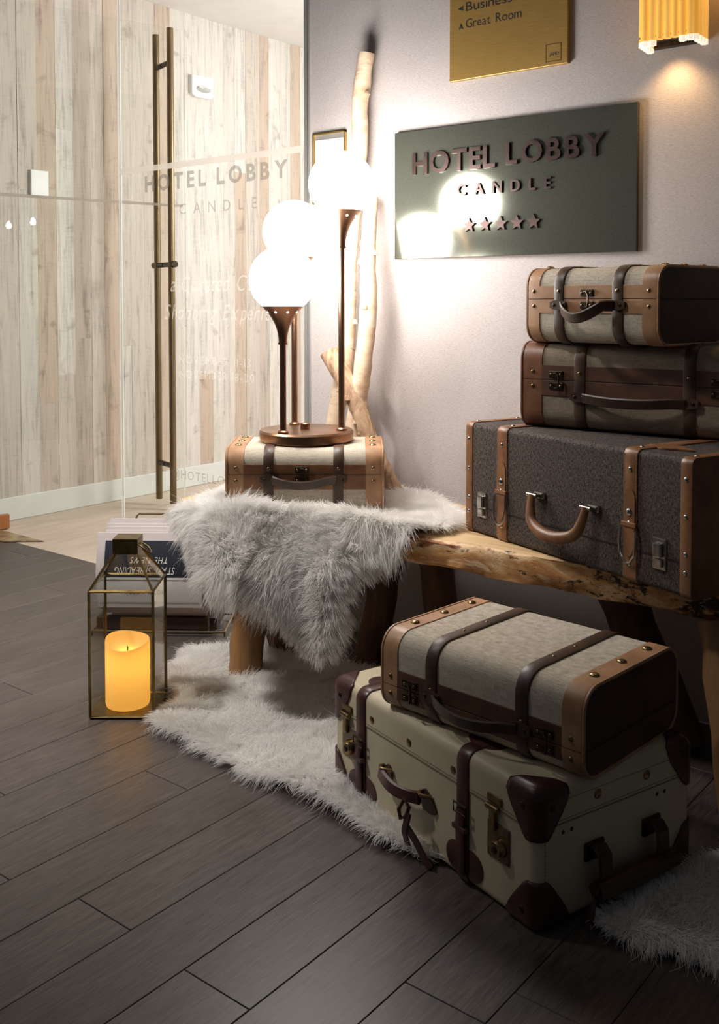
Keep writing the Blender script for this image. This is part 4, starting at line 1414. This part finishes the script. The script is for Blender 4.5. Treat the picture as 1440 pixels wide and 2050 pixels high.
def lantern():
    rz = math.atan2(-0.7826, 0.6225)
    t = thing('glass_lantern', 'aged brass house-shaped glass lantern on the floor', 'lantern', (1.790, 2.263, 0.0), rz)
    a, zt, zr, c, b = 0.088, 0.356, 0.447, 0.0345, 0.0042
    MB().box(-a, a, -a, a, 0.001, 0.006).build('base_plate', M['lantern_brass'], t, smooth=False)

    def bar(p, q, r=b, nm='frame_bar'):
        MB().tube([p, q], r, 4).build(nm, M['lantern_brass'], t, smooth=False)
    cs = [(-a, -a), (a, -a), (a, a), (-a, a)]
    for i in range(4):
        p, q = cs[i], cs[(i + 1) % 4]
        bar((p[0], p[1], 0.004), (p[0], p[1], zt))
        bar((p[0], p[1], 0.005), (q[0], q[1], 0.005))
        bar((p[0], p[1], zt), (q[0], q[1], zt))
        s = c / a
        bar((p[0], p[1], zt), (p[0] * s, p[1] * s, zr))
        n = Vector((-(q[1] - p[1]), q[0] - p[0], 0)).normalized() * 0.001
        P = [Vector((p[0], p[1], 0.008)), Vector((q[0], q[1], 0.008)), Vector((q[0], q[1], zt - 0.003)), Vector((p[0], p[1], zt - 0.003))]
        MB().hexa([tuple(v) for v in P] + [tuple(v + n) for v in P]).build('pane', M['glass_thin'], t, smooth=False)
        P = [Vector((p[0], p[1], zt + 0.002)), Vector((q[0], q[1], zt + 0.002)), Vector((q[0] * s, q[1] * s, zr)), Vector((p[0] * s, p[1] * s, zr))]
        MB().hexa([tuple(v) for v in P] + [tuple(v + n + Vector((0, 0, 0.0006))) for v in P]).build('roof_pane', M['glass_thin'], t, smooth=False)
    MB().box(-c - 0.001, c + 0.001, -c - 0.001, c + 0.001, zr - 0.002, zr + 0.042).build('cap', M['lantern_brass'], t, smooth=False, bev=0.0015)
    MB().tube([(c + 0.002, -0.016, zr + 0.02), (c + 0.020, -0.018, zr + 0.008), (c + 0.030, -0.010, zr - 0.004), (c + 0.030, 0.010, zr - 0.004), (c + 0.020, 0.018, zr + 0.008), (c + 0.002, 0.016, zr + 0.02)], 0.0022, 6).build('carry_ring', M['lantern_brass'], t)
    # candle: wax shell over a small led
    R, Hc = 0.0625, 0.186
    k = thing('pillar_candle', 'lit yellow pillar candle inside the glass lantern', 'candle', (1.790 - 0.0045, 2.263 + 0.0, 0.0065), rz)
    rings = []
    n = 36

    def rim(th):
        return Hc + 0.010 * math.cos(th - 1.9) + 0.004 * math.cos(2 * th + 0.5)
    for r, z in ((0.0001, 0.0), (0.050, 0.0), (0.060, 0.004), (R, 0.014)):
        rings.append([(r * math.cos(2 * PI * j / n), r * math.sin(2 * PI * j / n), z) for j in range(n)])
    for f in (0.25, 0.5, 0.75, 0.96):
        rings.append([(R * math.cos(2 * PI * j / n), R * math.sin(2 * PI * j / n), 0.014 + (rim(2 * PI * j / n) - 0.014) * f) for j in range(n)])
    for q, dz in ((0.985, 0.0), (0.95, 0.0012), (0.91, -0.002), (0.86, -0.010), (0.70, -0.022), (0.45, -0.028), (0.2, -0.030), (0.002, -0.030)):
        rings.append([(R * q * math.cos(2 * PI * j / n), R * q * math.sin(2 * PI * j / n), rim(2 * PI * j / n) * min(1, q * 1.15) + (Hc * (1 - min(1, q * 1.15))) + dz) for j in range(n)])
    MB().loft(rings, caps=False).build('wax', M['wax'], k, ang=70)
    MB().tube([(0, 0, Hc - 0.034), (0.001, 0, Hc - 0.018)], 0.0014, 6).build('wick', M['wick'], k)
    ld = bpy.data.lights.new('candle_led', 'POINT')
    ld.energy, ld.color, ld.shadow_soft_size = 0.13, (1.0, 0.82, 0.46), 0.016
    lo = bpy.data.objects.new('candle_led', ld)
    COL.objects.link(lo)
    lo.parent, lo.location = k, (0, 0, 0.125)


lantern()

# ------------------------------------------------------------------ newspaper rack


def rack():
    rz = math.atan2(-0.8, 0.6)
    # local x along the rack, y to the back
    t = thing('newspaper_rack', 'low brass wire rack holding newspapers behind the lantern', 'rack', (2.20, 2.715, 0), rz)
    w, b = 0.0038, None
    X0, X1 = -0.17, 0.29
    for y in (0.0, 0.20):
        MB().tube([(X0, y, 0.016), (X1, y, 0.016)], w, 8).build('rail', M['pull'], t)
    for x in (X0, X1):
        MB().tube([(x, 0, 0.016), (x, 0.20, 0.016)], w, 8).build('rail', M['pull'], t)
        for y in (0.0, 0.20):
            MB().tube([(x, y, 0), (x, y, 0.016)], w, 8).build('foot', M['pull'], t)
    MB().tube([(0.235, 0.004, 0.016), (0.235, 0.0, 0.12), (0.235, 0.03, 0.19)], w * 0.8, 8).build('front_wire', M['pull'], t)
    MB().tube([(-0.13, 0.004, 0.016), (-0.13, 0.0, 0.12), (-0.13, 0.03, 0.19)], w * 0.8, 8).build('front_wire', M['pull'], t)
    for y, z in ((0.15, 0.372), (0.19, 0.385)):
        MB().tube([(-0.06, y - 0.03, 0.016), (-0.06, y - 0.012, 0.2), (-0.06, y, z - 0.012), (-0.05, y, z), (0.20, y, z), (0.21, y, z - 0.012), (0.21, y - 0.012, 0.2), (0.21, y - 0.03, 0.016)], w, 8).build('divider_hoop', M['pull'], t)
    MB().box(X0 + 0.01, X1 - 0.03, 0.02, 0.18, 0.017, 0.058).build('tray', M['rack_base'], t, smooth=False, bev=0.002)
    # folded newspapers, each leaning in the rack
    # (x0, x1, bottom y, bottom z, top y, top z, thickness)
    papers = [(-0.150, 0.215, 0.000, 0.100, 0.030, 0.352, 0.012), (-0.130, 0.232, 0.018, 0.080, 0.055, 0.355, 0.014), (-0.125, 0.240, 0.040, 0.062, 0.080, 0.362, 0.014),
              (-0.140, 0.236, 0.062, 0.060, 0.105, 0.368, 0.014), (-0.135, 0.225, 0.086, 0.060, 0.128, 0.380, 0.014)]
    labs = ['front newspaper in the rack with upside-down navy cover', 'second newspaper in the wire rack, tucked behind the navy one', 'third newspaper back in the wire rack',
            'fourth newspaper back in the wire rack', 'rearmost newspaper in the wire rack under the hoop']
    M4 = Matrix.Translation(Vector((2.20, 2.715, 0))) @ Matrix.Rotation(rz, 4, 'Z')
    for (x0, x1, yb, zb, yt, zt, th), lb in zip(papers, labs):
        base = M4 @ Vector(((x0 + x1) / 2, yb, zb))
        n = thing('newspaper', lb, 'newspaper', base, rz, 'newspapers in the rack')
        hw, hh = (x1 - x0) / 2, zt - zb
        ty = yt - yb

        def face(sv):            # profile point at height fraction sv, slightly bellied
            return (ty * sv - 0.020 * math.sin(PI * sv), hh * sv)
        prof = [face(i / 10) for i in range(11)]
        for k in range(3):       # three folded sections
            d0, d1 = th * k / 3 + 0.0004, th * (k + 1) / 3 - 0.0004
            loop = [(y + d0, z) for y, z in prof] + [(y + d1, z) for y, z in reversed(prof)]
            dx = 0.004 * (k - 1)
            MB().loft([[(x + dx, y, z - 0.004 * k) for y, z in loop] for x in (-hw, hw)]).build('folded_section', M['paper'], n, ang=50)
        if lb.startswith('front'):
            def patch(u0, u1, s0, s1, off, mat, nm):
                m = MB()
                N = 8
                lo_, hi = [], []
                for i in range(N + 1):
                    y, z = face(s0 + (s1 - s0) * i / N)
                    lo_.append((y, z))
                rings = [[(u0 * hw, y - off, z) for y, z in lo_] + [(u0 * hw, y - off + 0.0005, z) for y, z in reversed(lo_)],
                         [(u1 * hw, y - off, z) for y, z in lo_] + [(u1 * hw, y - off + 0.0005, z) for y, z in reversed(lo_)]]
                return m.loft(rings).build(nm, mat, n, smooth=False)
            patch(-0.99, 0.99, 0.0, 0.42, 0.0012, M['paper_white'], 'cover_page')
            patch(-0.86, 0.86, 0.42, 0.90, 0.0012, M['navy'], 'cover_picture')
            patch(-0.93, 0.93, 0.385, 0.39, 0.0022, M['grey_ink'], 'ruled_line')
            patch(-0.93, 0.93, 0.07, 0.075, 0.0022, M['grey_ink'], 'ruled_line')

            def utext(s, size, x, sv, wd, mat, **kw):
                # printed upside down: text runs to -x and its top points down
                y, z = face(sv)
                y2, z2 = face(sv - 0.05)
                letters(s, size, wd, (x, y - 0.0026, z), (-1, 0, 0), (0, y2 - y, z2 - z), n, mat, 'lettering', joined=True, **kw)
            utext('START SPREADING', 0.036, 0.088, 0.56, 0.21, M['white_ink'], shear=0.25)
            utext('THE NEWS', 0.030, 0.062, 0.69, 0.13, M['white_ink'], shear=0.25)
            utext('Volume 1', 0.012, -0.10, 0.40, 0.045, M['grey_ink'])
            utext('Issue One', 0.012, 0.03, 0.40, 0.05, M['grey_ink'])
            utext('Sept 2022', 0.012, 0.165, 0.40, 0.045, M['grey_ink'])
            utext('HOTEL LOBBY', 0.020, 0.055, 0.245, 0.14, M['ink'])


rack()

# ------------------------------------------------------------------ sheepskins


def vnoise(seed, x, y, freq):
    g = np.random.RandomState(seed).rand(64, 64) * 2 - 1
    X, Y = x * freq, y * freq
    i, j = np.floor(X).astype(int), np.floor(Y).astype(int)
    fx, fy = X - i, Y - j
    fx, fy = fx * fx * (3 - 2 * fx), fy * fy * (3 - 2 * fy)
    a, b, c, d = g[i % 64, j % 64], g[(i + 1) % 64, j % 64], g[i % 64, (j + 1) % 64], g[(i + 1) % 64, (j + 1) % 64]
    return (a * (1 - fx) + b * fx) * (1 - fy) + (c * (1 - fx) + d * fx) * fy


def inside(poly, a, b):
    res = np.zeros(a.shape, bool)
    n = len(poly)
    for i in range(n):
        x0, y0 = poly[i]
        x1, y1 = poly[(i + 1) % n]
        c = ((y0 > b) != (y1 > b)) & (a < (x1 - x0) * (b - y0) / ((y1 - y0) + 1e-12) + x0)
        res ^= c
    return res


def edge_out(poly, a, b):
    best = np.full(a.shape, 9.0)
    ox, oy = np.zeros(a.shape), np.zeros(a.shape)
    n = len(poly)
    for i in range(n):
        p, q = np.array(poly[i]), np.array(poly[(i + 1) % n])
        d = q - p
        t = np.clip(((a - p[0]) * d[0] + (b - p[1]) * d[1]) / (d @ d), 0, 1)
        vx, vy = p[0] + t * d[0] - a, p[1] + t * d[1] - b
        dd = np.hypot(vx, vy)
        m = dd < best
        best = np.where(m, dd, best)
        ox, oy = np.where(m, vx, ox), np.where(m, vy, oy)
    return best, ox / (best + 1e-6), oy / (best + 1e-6)


def subdiv(poly, seed, amp=0.012):
    r = random.Random(seed)
    out = []
    n = len(poly)
    for i in range(n):
        p, q = poly[i], poly[(i + 1) % n]
        k = max(1, int(math.hypot(q[0] - p[0], q[1] - p[1]) / 0.05))
        for j in range(k):
            f = j / k
            out.append((p[0] + (q[0] - p[0]) * f + r.uniform(-amp, amp), p[1] + (q[1] - p[1]) * f + r.uniform(-amp, amp)))
    return out


def fleece(name, label, Mf, poly, N, length, seed, up, comb=None, floor_z=0.003, grav=0.35, lean=0.55, cell=0.017):
    poly = subdiv(poly, seed)
    base = thing(name, label, 'sheepskin', (0, 0, 0))
    pa = np.array(poly)
    lo, hi = pa.min(0), pa.max(0)
    # hide
    step = 0.012
    A, B = np.meshgrid(np.arange(lo[0], hi[0] + step, step), np.arange(lo[1], hi[1] + step, step), indexing='ij')
    P = Mf(A, B)
    ok = inside(poly, A, B)
    mb = MB()
    na, nb = A.shape
    idx = -np.ones((na, nb), int)
    vs, fs = [], []
    for i in range(na - 1):
        for j in range(nb - 1):
            if ok[i, j] and ok[i + 1, j] and ok[i, j + 1] and ok[i + 1, j + 1]:
                q = []
                for (x, y) in ((i, j), (i + 1, j), (i + 1, j + 1), (i, j + 1)):
                    if idx[x, y] < 0:
                        idx[x, y] = len(vs)
                        vs.append(tuple(P[x, y]))
                    q.append(int(idx[x, y]))
                fs.append(tuple(q))
    mb.add(vs, fs)
    hide = mb.build('hide', M['hide'], base, ang=180)
    so = hide.modifiers.new('thick', 'SOLIDIFY')
    so.thickness, so.offset = 0.006, 0.0
    # fibres
    rs = np.random.RandomState(seed)
    a, b = np.zeros(0), np.zeros(0)
    while len(a) < N:
        x = rs.uniform(lo[0], hi[0], N)
        y = rs.uniform(lo[1], hi[1], N)
        m = inside(poly, x, y)
        a, b = np.concatenate([a, x[m]]), np.concatenate([b, y[m]])
    a, b = a[:N], b[:N]
    h = 0.003

    def frame(a, b):
        p = Mf(a, b)
        du = (Mf(a + h, b) - Mf(a - h, b)) / (2 * h)
        dv = (Mf(a, b + h) - Mf(a, b - h)) / (2 * h)
        n = np.cross(du, dv)
        n /= np.linalg.norm(n, axis=-1, keepdims=True) + 1e-9
        s = np.where((n * up(p)).sum(-1) < 0, -1.0, 1.0)[:, None]
        n = n * s
        return p, du, dv, n

    def guide(a, b):
        p, du, dv, n = frame(a, b)
        th = 2.6 * vnoise(seed + 1, a, b, 6.0) + 1.7 * vnoise(seed + 2, a, b, 17.0)
        if comb is not None:
            th = th + comb
        t = du * np.cos(th)[:, None] + dv * np.sin(th)[:, None]
        d, ox, oy = edge_out(poly, a, b)
        w = np.exp(-d / 0.030)[:, None]
        o = du * ox[:, None] + dv * oy[:, None]
        d3 = n * (0.62 + 0.22 * vnoise(seed + 3, a, b, 9.0))[:, None] + t * lean * (1 - w * 0.7) + o * w * 1.25
        d3 /= np.linalg.norm(d3, axis=-1, keepdims=True) + 1e-9
        L = length * (0.88 + 0.30 * vnoise(seed + 4, a, b, 8.0))
        return p, n, d3, L
    p, n, d3, L = guide(a, b)
    # clump centres: jittered lattice, nearest of 3x3
    ia, ib = np.floor(a / cell).astype(int), np.floor(b / cell).astype(int)
    jr = np.random.RandomState(seed + 9).rand(97, 97, 2)
    best, ca, cb = np.full(N, 9.0), a.copy(), b.copy()
    for di in (-1, 0, 1):
        for dj in (-1, 0, 1):
            u, v = ia + di, ib + dj
            xa = (u + jr[u % 97, v % 97, 0]) * cell
            xb = (v + jr[u % 97, v % 97, 1]) * cell
            d = np.hypot(xa - a, xb - b)
            m = d < best
            best, ca, cb = np.where(m, d, best), np.where(m, xa, ca), np.where(m, xb, cb)
    cp, cn, cd, cL = guide(ca, cb)
    L = L * rs.uniform(0.72, 1.08, N)
    fly = rs.rand(N) < 0.04
    L = np.where(fly, L * rs.uniform(1.1, 1.4, N), L)
    d3 = d3 + rs.normal(0, 0.26, (N, 3))
    d3 /= np.linalg.norm(d3, axis=-1, keepdims=True)
    K = 6
    cs = (np.clip(0.75 + 0.6 * vnoise(seed + 12, a, b, 23.0), 0.1, 1.15) * np.where(fly, 0.15, 1.0))[:, None]
    pts = np.zeros((N, K, 3))
    curl = rs.normal(0, 1, (N, 3)) * 0.22
    for k in range(K):
        s = k / (K - 1)
        own = p + d3 * (L * s)[:, None] + curl * (L * s * s)[:, None]
        gd = cp + cd * (cL * s)[:, None]
        c = (0.66 * s ** 1.2) * cs
        q = own * (1 - c) + (gd + (own - gd) * 0.12) * c
        q[:, 2] -= grav * L * s * s
        q[:, 2] = np.maximum(q[:, 2], floor_z)
        pts[:, k] = q
    cu = bpy.data.hair_curves.new('fleece')
    cu.add_curves([K] * N)
    cu.attributes['position'].data.foreach_set('vector', pts.astype(np.float32).ravel())
    ra = cu.attributes.get('radius') or cu.attributes.new('radius', 'FLOAT', 'POINT')
    prof = np.array([0.00045, 0.00045, 0.00042, 0.00038, 0.0003, 0.00012]) * 1.0
    ra.data.foreach_set('value', np.tile(prof, N).astype(np.float32))
    cu.materials.append(M['fibre'])
    o = bpy.data.objects.new('fleece', cu)
    COL.objects.link(o)
    o.parent = base
    o['kind'] = 'stuff'
    return base


def drape(a, b):
    a, b = np.asarray(a, float), np.asarray(b, float)
    e = np.interp(a, [1.2, 1.58, 1.75, 2.05, 2.25, 2.45, 2.6], [2.19, 2.185, 2.10, 1.965, 1.975, 2.02, 2.05])
    YL = np.interp(b, [1.9, 2.0, 2.3, 2.6], [2.20, 2.22, 2.36, 2.45])
    f, l = np.maximum(0, e - b), np.maximum(0, a - YL)
    d = np.hypot(f, l) + 1e-9
    out = 0.10 * (1 - np.exp(-d / 0.09)) + 0.10 * np.minimum(f, l) / d * np.minimum(1, d / 0.1)
    fold = (0.016 * np.sin(a * 26 + 1.3) + 0.012 * vnoise(77, a, b, 7.0)) * np.clip(d / 0.12, 0, 1)
    x = np.maximum(b, e) - (out + fold) * f / d
    y = np.minimum(a, YL) + (out) * l / d
    z = 0.534 + (0.012 + 0.036 * np.clip((a - 1.62) / 0.1, 0, 1) * np.clip((2.10 - a) / 0.08, 0, 1)) * np.exp(-(np.minimum(np.abs(b - e + 0.012), 0.2) / 0.038) ** 2) - np.maximum(0, d - 0.015) * 0.97
    return np.stack([x, y, z], -1)


def rug_surface(seed):
    def f(a, b):
        a, b = np.asarray(a, float), np.asarray(b, float)
        z = 0.012 + 0.008 * (vnoise(seed, a, b, 6.0) + 1)
        return np.stack([a, b, z], -1)
    return f


BENCH_POLY = [(1.56, 2.45), (1.50, 2.28), (1.525, 2.20), (1.575, 2.155), (1.61, 2.11), (1.635, 2.055), (1.655, 1.98), (1.68, 1.885), (1.71, 1.795), (1.745, 1.755), (1.775, 1.765), (1.83, 1.795),
              (1.885, 1.815), (1.94, 1.835), (1.99, 1.81), (2.03, 1.785), (2.07, 1.825), (2.115, 1.885), (2.165, 1.93), (2.25, 1.97), (2.32, 2.08), (2.40, 2.28), (2.44, 2.50), (2.36, 2.60), (2.15, 2.61), (1.93, 2.61), (1.80, 2.58)]
RUG_POLY = [(1.735, 2.095), (1.745, 1.93), (1.705, 1.77), (1.70, 1.62), (1.715, 1.50), (1.69, 1.40), (1.655, 1.28), (1.655, 1.20), (1.665, 1.135), (1.75, 1.10), (1.95, 1.20), (2.2, 1.45), (2.36, 1.75), (2.38, 2.05), (2.30, 2.30), (2.16, 2.42), (2.02, 2.34), (1.90, 2.16)]
RUG_POLY2 = [(1.68, 0.790), (1.675, 0.70), (1.69, 0.62), (1.70, 0.50), (1.74, 0.33), (1.95, 0.30), (2.12, 0.40), (2.10, 0.55), (2.00, 0.66), (1.90, 0.71), (1.78, 0.755)]


def up_bench(p):
    u = np.zeros_like(p)
    u[..., 0] = -0.6
    u[..., 1] = 0.5
    u[..., 2] = 0.9
    return u


def up_floor(p):
    u = np.zeros_like(p)
    u[..., 2] = 1
    return u


fleece('sheepskin_throw', 'white sheepskin draped over the bench end under the small suitcase', drape, BENCH_POLY, 120000, 0.060, 11, up_bench, floor_z=0.05, grav=0.42)
fleece('sheepskin_rug', 'white sheepskin rug on the floor around the bench leg', rug_surface(21), RUG_POLY, 105000, 0.054, 31, up_floor, grav=0.45)
fleece('sheepskin_rug', 'white sheepskin rug on the dark floor beyond the trunk end', rug_surface(22), RUG_POLY2, 45000, 0.054, 41, up_floor, grav=0.45)
